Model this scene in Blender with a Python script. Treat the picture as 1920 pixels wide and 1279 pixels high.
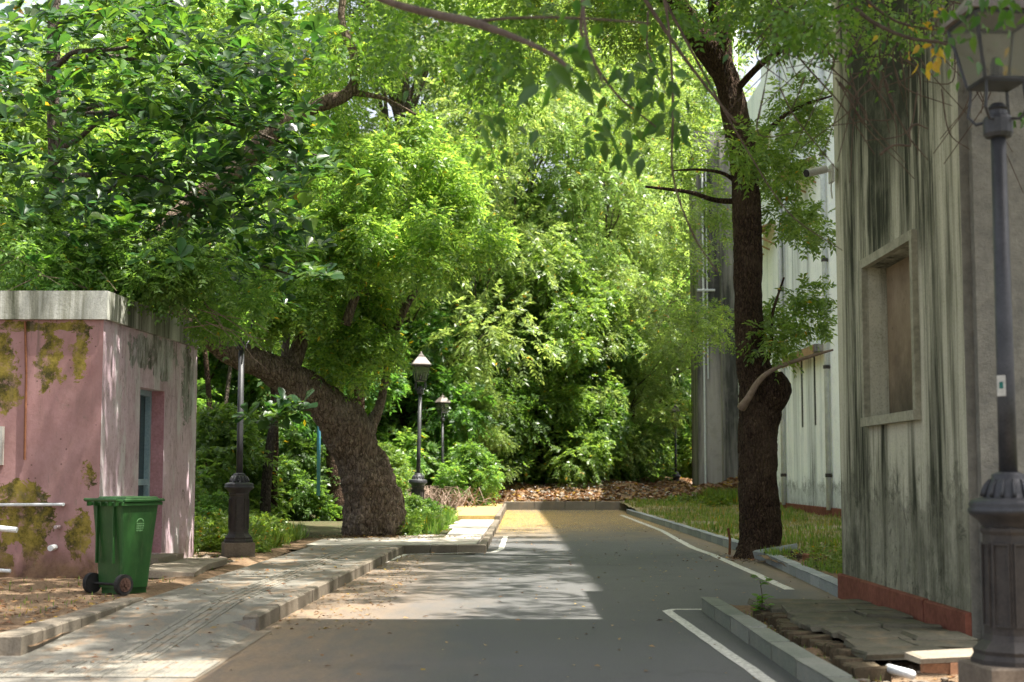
import bpy, bmesh, math, random
import numpy as np
from mathutils import Vector, Matrix, noise

for o in list(bpy.data.objects):
    bpy.data.objects.remove(o)
S = bpy.context.scene
COL = S.collection
R = math.radians
random.seed(7)
rng = np.random.default_rng(7)

# ------------------------------------------------------------------ camera
F, CX, CY, H = 2773.0, 960.0, 639.5, 1.3
TH = math.atan(248.5 / F)
cam_d = bpy.data.cameras.new('camera')
cam = bpy.data.objects.new('camera', cam_d)
COL.objects.link(cam)
cam.location = (0, 0, H)
cam.rotation_euler = (math.pi / 2 + TH, 0, 0)
cam_d.sensor_width = 36
cam_d.lens = F / 1920 * 36
cam_d.clip_end = 2000
cam_d.dof.use_dof = True
cam_d.dof.focus_distance = 19
cam_d.dof.aperture_fstop = 2.6
S.camera = cam

# ------------------------------------------------------------------ light
SUN = Vector((0.38, -0.12, 1.0)).normalized()          # towards the sun
world = bpy.data.worlds.new('World')
S.world = world
world.use_nodes = True
wn = world.node_tree.nodes
wl = world.node_tree.links
wn.clear()
sky = wn.new('ShaderNodeTexSky')
sky.sky_type = 'NISHITA'
sky.sun_disc = False
sky.sun_elevation = math.asin(SUN.z)
sky.sun_rotation = math.atan2(SUN.x, SUN.y)
sky.air_density = 1.0
sky.dust_density = 5.0
bg = wn.new('ShaderNodeBackground')
bg.inputs[1].default_value = 0.12
wo = wn.new('ShaderNodeOutputWorld')
pale = wn.new('ShaderNodeHueSaturation')      # thin haze: a paler sky
pale.inputs['Saturation'].default_value = 0.42
wl.new(sky.outputs[0], pale.inputs['Color'])
wl.new(pale.outputs[0], bg.inputs[0])
wl.new(bg.outputs[0], wo.inputs[0])
sun_d = bpy.data.lights.new('sun', 'SUN')
sun_d.energy = 5.0
sun_d.angle = R(0.53)
sun_d.color = (1.0, 0.95, 0.86)
sun = bpy.data.objects.new('sun', sun_d)
COL.objects.link(sun)
sun.rotation_euler = SUN.to_track_quat('Z', 'Y').to_euler()
sun.location = (10, -5, 40)

S.view_settings.view_transform = 'Standard'
S.view_settings.look = 'None'
S.view_settings.gamma = 1
S.view_settings.use_curve_mapping = False
S.view_settings.exposure = 1.6
S.cycles.use_denoising = True
S.cycles.max_bounces = 10
S.cycles.diffuse_bounces = 5
S.cycles.transmission_bounces = 5
S.cycles.transparent_max_bounces = 8
S.cycles.sample_clamp_indirect = 6

# ------------------------------------------------------------------ helpers
def ray(px, py):
    dx, dy = (px - CX) / F, (CY - py) / F
    c, s = math.cos(TH), math.sin(TH)
    return Vector((dx, c - s * dy, s + c * dy))
def G(px, py, z=0.0):
    r = ray(px, py); t = (z - H) / r.z
    return Vector((r.x * t, r.y * t, z))
def D(px, py, Y):
    r = ray(px, py); t = Y / r.y
    return Vector((r.x * t, Y, H + r.z * t))

def tag(o, label=None, cat=None, group=None, kind=None):
    if label: o['label'] = label
    if cat: o['category'] = cat
    if group: o['group'] = group
    if kind: o['kind'] = kind
    return o
def empty(name, loc=(0, 0, 0), rz=0.0, label=None, cat=None, group=None, kind=None):
    o = bpy.data.objects.new(name, None)
    COL.objects.link(o)
    o.location = loc; o.rotation_euler = (0, 0, rz)
    o.empty_display_size = 0.2
    return tag(o, label, cat, group, kind)
def link_mesh(name, me, parent=None, loc=(0, 0, 0), rot=(0, 0, 0)):
    o = bpy.data.objects.new(name, me)
    COL.objects.link(o)
    o.location = loc; o.rotation_euler = rot
    if parent: o.parent = parent
    return o
def copy_tree(o, parent=None):
    c = o.copy(); COL.objects.link(c); c.parent = parent
    for ch in list(o.children):
        copy_tree(ch, c)
    return c

class MB:
    def __init__(s): s.v = []; s.f = []
    def add(s, vs, fs):
        b = len(s.v)
        s.v += [tuple(v) for v in vs]
        s.f += [tuple(i + b for i in f) for f in fs]
        return s
    def box(s, x0, x1, y0, y1, z0, z1, jit=0.0):
        v = [Vector((x, y, z)) for z in (z0, z1) for y in (y0, y1) for x in (x0, x1)]
        if jit: v = [p + Vector([random.uniform(-jit, jit) for _ in range(3)]) for p in v]
        return s.add(v, [(0, 2, 3, 1), (4, 5, 7, 6), (0, 1, 5, 4), (2, 6, 7, 3), (0, 4, 6, 2), (1, 3, 7, 5)])
    def bevbox(s, x0, x1, y0, y1, z0, z1, b=0.012, jit=0.0):
        # box with chamfered upper edges and corners
        v = []
        for z, e in ((z0, 0), (z1 - b, 0), (z1, b)):
            for x, y in ((x0 + e, y0 + e), (x1 - e, y0 + e), (x1 - e, y1 - e), (x0 + e, y1 - e)):
                v.append(Vector((x, y, z)) + Vector([random.uniform(-jit, jit) for _ in range(3)]))
        f = [(3, 2, 1, 0), (8, 9, 10, 11)]
        for k in (0, 4):
            for i in range(4):
                j = (i + 1) % 4
                f.append((k + i, k + j, k + 4 + j, k + 4 + i))
        return s.add(v, f)
    def frustum(s, c0, hx0, hy0, c1, hx1, hy1):
        v = [(c0[0] + a * hx0, c0[1] + b * hy0, c0[2]) for a, b in ((-1, -1), (1, -1), (1, 1), (-1, 1))]
        v += [(c1[0] + a * hx1, c1[1] + b * hy1, c1[2]) for a, b in ((-1, -1), (1, -1), (1, 1), (-1, 1))]
        return s.add(v, [(3, 2, 1, 0), (4, 5, 6, 7)] + [(i, (i + 1) % 4, 4 + (i + 1) % 4, 4 + i) for i in range(4)])
    def lathe(s, prof, n=24, c=(0, 0, 0), flute=0.0, rot=0.0, caps=True):
        v = []
        for r, z in prof:
            for i in range(n):
                a = 2 * math.pi * i / n + rot
                rr = r * (1 - flute * (i % 2))
                v.append((c[0] + rr * math.cos(a), c[1] + rr * math.sin(a), c[2] + z))
        f = []
        for k in range(len(prof) - 1):
            for i in range(n):
                j = (i + 1) % n
                f.append((k * n + i, k * n + j, (k + 1) * n + j, (k + 1) * n + i))
        if caps:
            f.append(tuple(reversed(range(n))))
            f.append(tuple(range((len(prof) - 1) * n, len(prof) * n)))
        return s.add(v, f)
    def tube(s, pts, rad, n=8, caps=True):
        pts = [Vector(p) for p in pts]
        if not hasattr(rad, '__len__'): rad = [rad] * len(pts)
        up = Vector((0.13, 0.31, 0.94)).normalized()
        v = []; prev = None
        for i, p in enumerate(pts):
            d = (pts[min(i + 1, len(pts) - 1)] - pts[max(i - 1, 0)]).normalized()
            a = d.cross(up) if prev is None else prev - d * prev.dot(d)
            if a.length < 1e-4: a = d.cross(Vector((1, 0, 0)))
            a.normalize(); prev = a
            b = d.cross(a)
            for k in range(n):
                t = 2 * math.pi * k / n
                v.append(p + (a * math.cos(t) + b * math.sin(t)) * rad[i])
        f = []
        for i in range(len(pts) - 1):
            for k in range(n):
                j = (k + 1) % n
                f.append((i * n + k, i * n + j, (i + 1) * n + j, (i + 1) * n + k))
        if caps:
            f.append(tuple(reversed(range(n)))); f.append(tuple(range((len(pts) - 1) * n, len(pts) * n)))
        return s.add(v, f)
    def poly_prism(s, pts, z0, z1):
        n = len(pts)
        v = [(p[0], p[1], z0) for p in pts] + [(p[0], p[1], z1) for p in pts]
        return s.add(v, [tuple(reversed(range(n))), tuple(range(n, 2 * n))] + [(i, (i + 1) % n, n + (i + 1) % n, n + i) for i in range(n)])
    def sheet(s, pts):
        return s.add(pts, [tuple(range(len(pts)))])
    def mesh(s, name, mat, smooth=False):
        me = bpy.data.meshes.new(name)
        me.from_pydata([tuple(v) for v in s.v], [], s.f)
        if mat: me.materials.append(mat)
        if smooth: me.polygons.foreach_set('use_smooth', [True] * len(me.polygons))
        me.update()
        return me
    def build(s, name, mat, parent=None, smooth=False, loc=(0, 0, 0), rot=(0, 0, 0)):
        return link_mesh(name, s.mesh(name, mat, smooth), parent, loc, rot)

def fix_normals(me):
    bm = bmesh.new(); bm.from_mesh(me)
    bmesh.ops.recalc_face_normals(bm, faces=bm.faces)
    bm.to_mesh(me); bm.free()

# ------------------------------------------------------------------ material kit
class NT:
    def __init__(s, name):
        s.m = bpy.data.materials.new(name); s.m.use_nodes = True
        s.t = s.m.node_tree; s.n = s.t.nodes; s.l = s.t.links
        s.n.clear()
        s.out = s.n.new('ShaderNodeOutputMaterial')
        s.b = s.n.new('ShaderNodeBsdfPrincipled')
        s.l.new(s.b.outputs[0], s.out.inputs[0])
        s.co = s.n.new('ShaderNodeTexCoord').outputs['Object']
    def put(s, sock, v):
        if isinstance(v, bpy.types.NodeSocket): s.l.new(v, sock)
        elif isinstance(v, (tuple, list)): sock.default_value = tuple(v) + ((1,) if len(v) == 3 and len(sock.default_value) == 4 else ())
        else: sock.default_value = v
    def map(s, scale, loc=(0, 0, 0)):
        n = s.n.new('ShaderNodeMapping')
        s.l.new(s.co, n.inputs[0]); n.inputs['Scale'].default_value = scale; n.inputs['Location'].default_value = loc
        return n.outputs[0]
    def noise(s, scale=5, detail=6, rough=0.6, stretch=(1, 1, 1), loc=(0, 0, 0), dist=0.0):
        n = s.n.new('ShaderNodeTexNoise')
        s.l.new(s.map(stretch, loc), n.inputs['Vector'])
        n.inputs['Scale'].default_value = scale; n.inputs['Detail'].default_value = detail
        n.inputs['Roughness'].default_value = rough; n.inputs['Distortion'].default_value = dist
        return n.outputs['Fac']
    def voro(s, scale=5, stretch=(1, 1, 1), feature='F1', out='Distance', rnd=1.0):
        n = s.n.new('ShaderNodeTexVoronoi'); n.feature = feature
        s.l.new(s.map(stretch), n.inputs['Vector']); n.inputs['Scale'].default_value = scale
        n.inputs['Randomness'].default_value = rnd
        return n.outputs[out]
    def ramp(s, fac, stops, interp='LINEAR'):
        n = s.n.new('ShaderNodeValToRGB'); s.l.new(fac, n.inputs[0])
        n.color_ramp.interpolation = interp
        el = n.color_ramp.elements
        while len(el) < len(stops): el.new(0.5)
        for e, (p, c) in zip(el, stops):
            e.position = p
            e.color = (c, c, c, 1) if not hasattr(c, '__len__') else tuple(c) + (1,)
        return n.outputs[0]
    def math(s, op, a, b=0.0, clamp=False):
        n = s.n.new('ShaderNodeMath'); n.operation = op; n.use_clamp = clamp
        s.put(n.inputs[0], a); s.put(n.inputs[1], b)
        return n.outputs[0]
    def mix(s, fac, a, b, mode='MIX'):
        n = s.n.new('ShaderNodeMix'); n.data_type = 'RGBA'; n.blend_type = mode
        s.put(n.inputs[0], fac)
        for i, v in ((6, a), (7, b)):
            if isinstance(v, (tuple, list)): n.inputs[i].default_value = tuple(v) + (1,)
            else: s.l.new(v, n.inputs[i])
        return n.outputs[2]
    def sep(s):
        n = s.n.new('ShaderNodeSeparateXYZ'); s.l.new(s.co, n.inputs[0]); return n.outputs
    def rng(s, v, a, b, c=0.0, d=1.0):
        n = s.n.new('ShaderNodeMapRange'); n.clamp = True
        s.put(n.inputs[0], v); n.inputs[1].default_value = a; n.inputs[2].default_value = b
        n.inputs[3].default_value = c; n.inputs[4].default_value = d
        return n.outputs[0]
    def bump(s, h, strength=0.4, dist=0.02, prev=None):
        n = s.n.new('ShaderNodeBump'); s.put(n.inputs['Height'], h)
        n.inputs['Strength'].default_value = strength; n.inputs['Distance'].default_value = dist
        if prev: s.l.new(prev, n.inputs['Normal'])
        s.l.new(n.outputs[0], s.b.inputs['Normal'])
        return n.outputs[0]
    def fin(s, col, rough=0.85, metal=0.0, spec=0.3):
        s.put(s.b.inputs['Base Color'], col); s.put(s.b.inputs['Roughness'], rough)
        s.b.inputs['Metallic'].default_value = metal
        s.b.inputs['Specular IOR Level'].default_value = spec
        return s.m

def simple(name, c1, c2, scale=6, stretch=(1, 1, 1), rough=0.85, bump=0.3, dist=0.01, metal=0.0, spec=0.3, lo=0.35, hi=0.65):
    t = NT(name)
    n = t.noise(scale, 7, 0.62, stretch)
    c = t.ramp(n, [(lo, c1), (hi, c2)])
    g = t.noise(scale * 9, 4, 0.6)
    c = t.mix(0.35, c, t.ramp(g, [(0.3, tuple(x * 0.6 for x in c1)), (0.7, tuple(min(1, x * 1.25) for x in c2))]))
    if bump: t.bump(t.math('ADD', t.math('MULTIPLY', n, 0.5), t.math('MULTIPLY', g, 0.5)), bump, dist)
    return t.fin(c, rough, metal, spec)

M = {}
# asphalt with sandy left edge, worn patches, yellow blossom dust at the far end
t = NT('asphalt')
x, y, z = t.sep()
g1 = t.noise(140, 3, 0.7); g2 = t.noise(0.9, 5, 0.6); g3 = t.noise(7, 5, 0.6, stretch=(1, 0.25, 1))
base = t.ramp(g2, [(0.3, (0.068, 0.069, 0.070)), (0.7, (0.100, 0.100, 0.100))])
base = t.mix(t.rng(g3, 0.5, 0.7, 0, 0.35), base, (0.10, 0.096, 0.088))
base = t.mix(t.rng(t.noise(0.5, 7, 0.75, loc=(3, 1, 0)), 0.56, 0.6, 0, 0.4), base, (0.036, 0.035, 0.034))
base = t.mix(t.rng(t.noise(55, 3, 0.8), 0.42, 0.72, 0, 0.6), base, (0.14, 0.135, 0.125))
base = t.mix(t.rng(g1, 0.45, 0.72, 0, 0.75), base, (0.17, 0.168, 0.16))
base = t.mix(t.rng(g1, 0.52, 0.3, 0, 0.6), base, (0.02, 0.02, 0.02))
base = t.mix(t.rng(t.voro(26), 0.06, 0.03, 0, 0.6), base, (0.16, 0.15, 0.13))
dn = t.noise(1.6, 6, 0.65, stretch=(1.0, 0.35, 1))
xe = t.math('ADD', x, t.math('MULTIPLY', t.math('SUBTRACT', dn, 0.5), 1.6))
nearm = t.rng(y, 30, 12, 0.35, 1.0)
dust = t.math('MULTIPLY', t.math('MULTIPLY', t.rng(xe, -0.3, -1.9, 0, 0.85), nearm), t.rng(g3, 0.3, 0.62, 0.5, 1.0))
col = t.mix(dust, base, t.ramp(t.noise(30, 4, 0.7), [(0.3, (0.20, 0.13, 0.075)), (0.7, (0.33, 0.23, 0.14))]))
rdust = t.math('MULTIPLY', t.rng(xe, 2.9, 3.7, 0, 0.8), t.rng(y, 9, 14, 0, 1))
col = t.mix(rdust, col, (0.23, 0.17, 0.11))
yd = t.math('ADD', y, t.math('MULTIPLY', t.math('SUBTRACT', t.noise(1.1, 7, 0.8, stretch=(1, 0.6, 1)), 0.5), 16))
ym = t.math('MULTIPLY', t.rng(yd, 28, 39, 0, 1), t.rng(y, 53.5, 48, 0.25, 1))
sp = t.rng(t.noise(10, 6, 0.8, stretch=(1, 0.5, 1)), 0.36, 0.6, 0.25, 1)
xl = t.rng(xe, 2.6, -0.5, 0.72, 1.0)
col = t.mix(t.math('MULTIPLY', t.math('MULTIPLY', ym, sp), xl), col, t.ramp(t.noise(3, 4), [(0.35, (0.26, 0.16, 0.045)), (0.65, (0.40, 0.26, 0.08))]))
t.bump(g1, 0.5, 0.006)
M['asphalt'] = t.fin(col, t.rng(g2, 0.3, 0.7, 0.7, 0.9), spec=0.35)

def concrete(name, c1, c2, dust=0.3, cz=None):
    t = NT(name)
    a = t.noise(1.3, 7, 0.65); b = t.noise(45, 4, 0.7); d = t.noise(3.4, 6, 0.7, stretch=(1, 0.5, 1), loc=(4, 7, 0))
    c = t.ramp(a, [(0.3, c1), (0.7, c2)])
    c = t.mix(t.rng(b, 0.4, 0.7, 0, 0.35), c, tuple(min(1, k * 1.35) for k in c2))
    c = t.mix(t.rng(b, 0.45, 0.25, 0, 0.5), c, tuple(k * 0.5 for k in c1))
    c = t.mix(t.rng(d, 0.5, 0.68, 0, dust), c, (0.29, 0.19, 0.11))
    c = t.mix(t.rng(t.voro(9), 0.07, 0.03, 0, 0.5), c, (0.10, 0.09, 0.07))
    t.bump(t.math('ADD', b, t.math('MULTIPLY', a, 0.6)), 0.4, 0.006)
    return t.fin(c, 0.85)
M['path'] = concrete('path_concrete', (0.115, 0.107, 0.09), (0.20, 0.187, 0.158), 0.75)
M['pave_far'] = concrete('pale_pavement', (0.34, 0.31, 0.26), (0.46, 0.43, 0.37), 0.5)
M['kerb'] = concrete('kerb_concrete', (0.105, 0.088, 0.066), (0.205, 0.175, 0.135), 0.6)
M['kerb_grey'] = concrete('kerb_granite', (0.17, 0.185, 0.19), (0.29, 0.31, 0.31), 0.25)
M['kerb_green'] = concrete('kerb_mossy', (0.10, 0.115, 0.09), (0.19, 0.20, 0.165), 0.2)
M['tile'] = concrete('tactile_concrete', (0.135, 0.126, 0.105), (0.225, 0.21, 0.175), 0.7)
M['blossom'] = simple('blossom_dust', (0.36, 0.23, 0.07), (0.52, 0.38, 0.15), 5)
M['line'] = None
t = NT('line_paint')
w = t.noise(22, 6, 0.75)
M['line'] = t.fin(t.mix(t.rng(w, 0.40, 0.62, 0, 0.75), (0.70, 0.68, 0.62), (0.20, 0.185, 0.16)), 0.6)
t = NT('earth')
a = t.noise(0.8, 7, 0.7); b = t.noise(24, 6, 0.75); 
c = t.ramp(a, [(0.3, (0.13, 0.08, 0.045)), (0.5, (0.22, 0.145, 0.085)), (0.7, (0.30, 0.21, 0.13))])
c = t.mix(t.rng(b, 0.45, 0.6, 0, 0.55), c, (0.08, 0.05, 0.03))
c = t.mix(t.rng(t.voro(34), 0.16, 0.08, 0, 0.6), c, (0.40, 0.34, 0.27))
t.bump(t.math('ADD', t.math('MULTIPLY', a, 2), b), 0.8, 0.03)
M['earth'] = t.fin(c, 0.95)
t = NT('forest_floor')
a = t.noise(0.5, 7, 0.7); b = t.noise(12, 6, 0.75)
c = t.ramp(a, [(0.35, (0.045, 0.05, 0.02)), (0.65, (0.10, 0.075, 0.04))])
c = t.mix(t.rng(b, 0.45, 0.6, 0, 0.6), c, (0.05, 0.08, 0.02))
t.bump(b, 0.8, 0.05)
M['floor'] = t.fin(c, 0.95)
M['turf'] = simple('turf', (0.17, 0.16, 0.065), (0.34, 0.27, 0.16), 3, bump=0.8, dist=0.02)

# streaked old render on the right-hand buildings
def streaky(name, light, mid, dark, sx=7.0, amount=0.5, basez=None, seed=0, zones=(), contrast=1.0):
    t = NT(name)
    x, y, z = t.sep()
    st = (1, 1, 0.07)
    s1 = t.noise(sx * 0.45, 8, 0.68, stretch=st, loc=(seed, seed, 0), dist=0.25)
    s2 = t.noise(sx * 2.4, 6, 0.7, stretch=(1, 1, 0.035), loc=(seed + 3, 2, 0), dist=0.4)
    s3 = t.noise(sx * 0.13, 5, 0.6, stretch=(1, 1, 0.3), loc=(seed + 9, 5, 0))
    bl = t.noise(1.7, 8, 0.7, loc=(1, seed, 3))
    m = t.math('ADD', t.math('MULTIPLY', s1, 0.50), t.math('MULTIPLY', s2, 0.20))
    m = t.math('ADD', m, t.math('MULTIPLY', s3, 0.30))
    for (y0, y1, z0, z1, k) in zones:        # damp columns with ragged edges
        wy = t.math('ADD', y, t.math('MULTIPLY', t.math('SUBTRACT', t.noise(2.2, 6, 0.7, stretch=(1, 1, 0.15), loc=(k * 9, 0, 0)), 0.5), 1.4))
        zw = t.math('ADD', z, t.math('MULTIPLY', t.math('SUBTRACT', s1, 0.5), 3.0))
        mk_ = t.math('MULTIPLY', t.math('MULTIPLY', t.rng(wy, y0 - .12, y0 + .12), t.rng(wy, y1 + .12, y1 - .12)), t.math('MULTIPLY', t.rng(zw, z0 - .3, z0 + .3), t.rng(zw, z1 + .4, z1 - .4)))
        m = t.math('SUBTRACT', m, t.math('MULTIPLY', mk_, k))
    m = t.math('ADD', t.math('MULTIPLY', t.math('SUBTRACT', m, 0.5), contrast), 0.5)
    sh = 0.5 - amount * 0.5
    c = t.ramp(m, [(0.40 + sh - 0.25, dark), (0.47 + sh - 0.25, mid), (0.55 + sh - 0.25, light), (0.62 + sh - 0.25, tuple(min(1, k * 1.15) for k in light))])
    c = t.mix(t.rng(bl, 0.52, 0.66, 0, 0.35), c, tuple(k * 1.1 for k in mid))
    c = t.mix(t.rng(t.noise(60, 4, 0.7), 0.5, 0.3, 0, 0.35), c, dark)
    c = t.mix(t.rng(t.noise(4.5, 9, 0.85, dist=1.0, stretch=(1, 1, .7)), 0.58, 0.64, 0, 0.4), c, dark)
    if basez:
        zz = t.math('ADD', z, t.math('MULTIPLY', t.math('SUBTRACT', t.noise(2.4, 8, 0.8, stretch=(1, 1, 0.8)), 0.5), 2.0))
        c = t.mix(t.rng(zz, basez + 0.25, basez - 0.05, 0, 0.65), c, t.ramp(t.noise(3.5, 8, 0.8, stretch=(1, 1, .6)), [(0.38, tuple(k * 0.30 for k in mid)), (0.52, tuple(k * 0.75 for k in mid)), (0.66, tuple(k * 0.75 for k in light))]))
        c = t.mix(t.math('MULTIPLY', t.rng(t.math('ABSOLUTE', t.math('SUBTRACT', zz, basez + .12)), 0.035, 0.0), 0.45), c, dark)
        c = t.mix(t.math('MULTIPLY', t.rng(z, 1.5, 0.3), t.rng(t.noise(1.3, 7, 0.8, dist=1.5, loc=(3, 3, 3)), 0.60, 0.63, 0, 0.8)), c, tuple(k * 0.5 for k in dark))
        band = t.math('MULTIPLY', t.rng(zz, basez + 0.02, basez + 0.12), t.rng(zz, basez + 0.42, basez + 0.16))
        c = t.mix(t.math('MULTIPLY', band, t.rng(bl, 0.42, 0.6, 0.0, 0.75)), c, tuple(k * 0.55 for k in dark))
        c = t.mix(t.math('MULTIPLY', t.rng(z, basez - 0.1, 0.2, 0, 1), t.rng(t.noise(5, 6, 0.8), 0.52, 0.62, 0, 0.8)), c, (0.035, 0.04, 0.025))
    t.bump(t.math('ADD', t.math('MULTIPLY', bl, 1.0), t.math('MULTIPLY', t.noise(35, 5, 0.7), 0.4)), 0.5, 0.02)
    return t.fin(c, 0.92, spec=0.2)
M['wall_near'] = streaky('old_render', (0.48, 0.458, 0.355), (0.225, 0.218, 0.16), (0.030, 0.032, 0.021), 5.5, 0.52, basez=0.95, contrast=1.5, zones=[(12.3, 14.3, 3.35, 9, .085), (11, 16, 4.6, 9, .03), (11.5, 12.1, 2.6, 9, .04), (12.6, 14.2, .9, 1.75, .05), (14.9, 15.3, -1, 4, .035)])
M['wall_white'] = streaky('white_render', (0.86, 0.89, 0.91), (0.64, 0.66, 0.68), (0.12, 0.125, 0.12), 1.8, 0.66, basez=0.75, seed=5, contrast=1.7)
M['wall_grey'] = streaky('grey_render', (0.34, 0.32, 0.29), (0.19, 0.18, 0.165), (0.06, 0.06, 0.055), 2.2, 0.52, seed=11, contrast=1.6)
t = NT('rough_render')
a = t.noise(5, 8, 0.75); b = t.noise(26, 6, 0.8)
t.bump(t.math('ADD', t.math('MULTIPLY', a, 1.5), b), 0.9, 0.03)
M['wall_rough'] = t.fin(t.ramp(a, [(0.3, (0.17, 0.165, 0.15)), (0.7, (0.36, 0.34, 0.29))]), 0.95, spec=0.2)
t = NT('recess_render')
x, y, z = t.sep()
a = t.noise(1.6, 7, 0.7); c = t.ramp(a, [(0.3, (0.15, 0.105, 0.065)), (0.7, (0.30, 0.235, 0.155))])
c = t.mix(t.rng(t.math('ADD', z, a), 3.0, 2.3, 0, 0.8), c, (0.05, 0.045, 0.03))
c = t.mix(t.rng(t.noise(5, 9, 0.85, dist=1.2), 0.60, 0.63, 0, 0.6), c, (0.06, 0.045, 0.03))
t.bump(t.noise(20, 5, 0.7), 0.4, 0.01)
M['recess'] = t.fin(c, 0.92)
M['trim'] = simple('window_trim', (0.22, 0.21, 0.15), (0.38, 0.36, 0.27), 3, rough=0.9)
M['red'] = simple('red_sandstone', (0.12, 0.035, 0.022), (0.24, 0.085, 0.055), 2.2, bump=0.4)

# pink limewash with yellow-green peeled patches
def pinkmat(name, patches, side=False):
    t = NT(name)
    x, y, z = t.sep()
    a = t.noise(1.1, 7, 0.6); b = t.noise(14, 6, 0.75)
    c = t.ramp(a, [(0.3, (0.31, 0.165, 0.16)), (0.7, (0.41, 0.25, 0.245))] if not side else [(0.3, (0.54, 0.39, 0.45)), (0.7, (0.66, 0.52, 0.58))])  # side wash made paler, its sunlit tone put into the colour
    c = t.mix(t.rng(b, 0.48, 0.66, 0, 0.3), c, (0.26, 0.14, 0.12))
    c = t.mix(t.rng(t.noise(1.5, 8, 0.75, stretch=(1, 1, 0.5), loc=(2, 8, 5)), 0.48, 0.66, 0, 0.5), c, (0.20, 0.12, 0.10))
    c = t.mix(t.rng(t.voro(7), 0.09, 0.05, 0, 0.7), c, (0.07, 0.04, 0.035))
    wob = t.math('MULTIPLY', t.math('SUBTRACT', t.noise(3.6, 7, 0.68, dist=1.0), 0.5), 1.5)
    wob2 = t.math('MULTIPLY', t.math('SUBTRACT', t.noise(4.5, 8, 0.8, loc=(7, 3, 1)), 0.5), 1.2)
    u = y if side else x
    tot = None
    for (pu, pz, ru, rz) in patches:
        du = t.math('DIVIDE', t.math('SUBTRACT', t.math('ADD', u, t.math('MULTIPLY', wob2, 0.5)), pu), ru)
        dz = t.math('DIVIDE', t.math('SUBTRACT', z, pz), rz)
        d = t.math('ADD', t.math('MULTIPLY', du, du), t.math('MULTIPLY', dz, dz))
        d = t.math('ADD', d, t.math('MULTIPLY', wob, 3.2))
        k = t.rng(d, 1.0, 0.92)
        tot = k if tot is None else t.math('MAXIMUM', tot, k)
    pc = t.ramp(t.noise(4, 7, 0.8), [(0.40, (0.05, 0.045, 0.015)), (0.5, (0.15, 0.12, 0.022)), (0.60, (0.27, 0.21, 0.045))])
    if side:
        pc = t.ramp(t.noise(6, 7, 0.8, stretch=(1, 1, 0.25)), [(0.4, (0.08, 0.08, 0.06)), (0.6, (0.36, 0.36, 0.33))])
    if tot is not None:
        c = t.mix(t.math('MULTIPLY', tot, t.rng(t.noise(7, 8, 0.8, loc=(5, 1, 2)), 0.36, 0.48, 0.15, 1.0)), c, pc)
    # dirty foot of the wall
    zz = t.math('ADD', z, t.math('MULTIPLY', wob, 0.5))
    low = t.rng(zz, 0.5, 0.2)
    c = t.mix(t.math('MULTIPLY', low, 0.85 if not side else 0.45), c, t.ramp(t.noise(5, 7, 0.8), [(0.35, (0.06, 0.035, 0.02)), (0.6, (0.19, 0.12, 0.06))]))
    # dark runs from the top
    run = t.math('MULTIPLY', t.rng(t.noise(9, 6, 0.7, stretch=(1, 1, 0.1)), 0.53, 0.66), t.rng(z, 1.6, 3.0))
    c = t.mix(t.math('MULTIPLY', run, 0.7), c, (0.13, 0.10, 0.08))
    # thin crackle of peeled paint
    if side:
        c = t.mix(t.rng(t.noise(2.6, 8, 0.75, stretch=(1, 1, 0.28), loc=(0, 0, 4)), 0.50, 0.60, 0, 0.75), c, (0.62, 0.60, 0.60))
    cr = t.math('MULTIPLY', t.rng(t.noise(6, 9, 0.85, dist=1.0, stretch=(1, 1, 0.45)), 0.57, 0.60), 0.7 if side else 0.35)
    c = t.mix(cr, c, (0.16, 0.14, 0.10))
    t.bump(t.math('ADD', a, t.math('MULTIPLY', b, 0.5)), 0.4, 0.02)
    return t.fin(c, 0.9, spec=0.2)
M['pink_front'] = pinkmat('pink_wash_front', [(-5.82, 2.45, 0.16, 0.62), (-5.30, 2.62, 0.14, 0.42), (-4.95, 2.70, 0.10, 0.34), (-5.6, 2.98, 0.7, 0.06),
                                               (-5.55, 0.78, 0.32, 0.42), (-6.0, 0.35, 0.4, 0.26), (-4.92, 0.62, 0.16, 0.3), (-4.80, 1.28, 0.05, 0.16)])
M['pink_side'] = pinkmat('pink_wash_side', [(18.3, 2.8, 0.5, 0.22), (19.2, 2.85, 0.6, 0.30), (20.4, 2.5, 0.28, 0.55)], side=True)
M['pink_reveal'] = simple('pink_reveal', (0.42, 0.20, 0.22), (0.55, 0.30, 0.33), 4)
M['parapet'] = streaky('parapet_render', (0.55, 0.55, 0.50), (0.27, 0.27, 0.22), (0.07, 0.075, 0.05), 3.0, 0.52, seed=3, contrast=1.5)
M['blue_metal'] = simple('blue_metal', (0.22, 0.34, 0.40), (0.36, 0.48, 0.52), 6, rough=0.45, bump=0.05)
t = NT('dark_glass'); M['glass_dark'] = t.fin((0.03, 0.05, 0.06), 0.12, spec=0.6)
M['iron'] = simple('weathered_iron', (0.022, 0.023, 0.026), (0.055, 0.055, 0.06), 9, rough=0.5, bump=0.25, dist=0.004, metal=0.15, spec=0.5)
M['iron_brown'] = simple('rusty_iron', (0.034, 0.030, 0.028), (0.070, 0.060, 0.052), 9, rough=0.6, bump=0.3, dist=0.004)
M['plinth'] = simple('lamp_plinth_stone', (0.13, 0.10, 0.075), (0.25, 0.20, 0.15), 6)
M['lamp_roof'] = simple('lantern_roof', (0.12, 0.10, 0.09), (0.24, 0.205, 0.185), 8, rough=0.5)
t = NT('lantern_pane'); t.b.inputs['Transmission Weight'].default_value = 0.95; t.b.inputs['IOR'].default_value = 1.1
M['pane'] = t.fin((0.80, 0.80, 0.74), 0.2)
M['bin'] = None
t = NT('bin_plastic')
a = t.noise(4, 6, 0.7); b = t.noise(30, 5, 0.7, stretch=(1, 1, 0.2))
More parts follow.
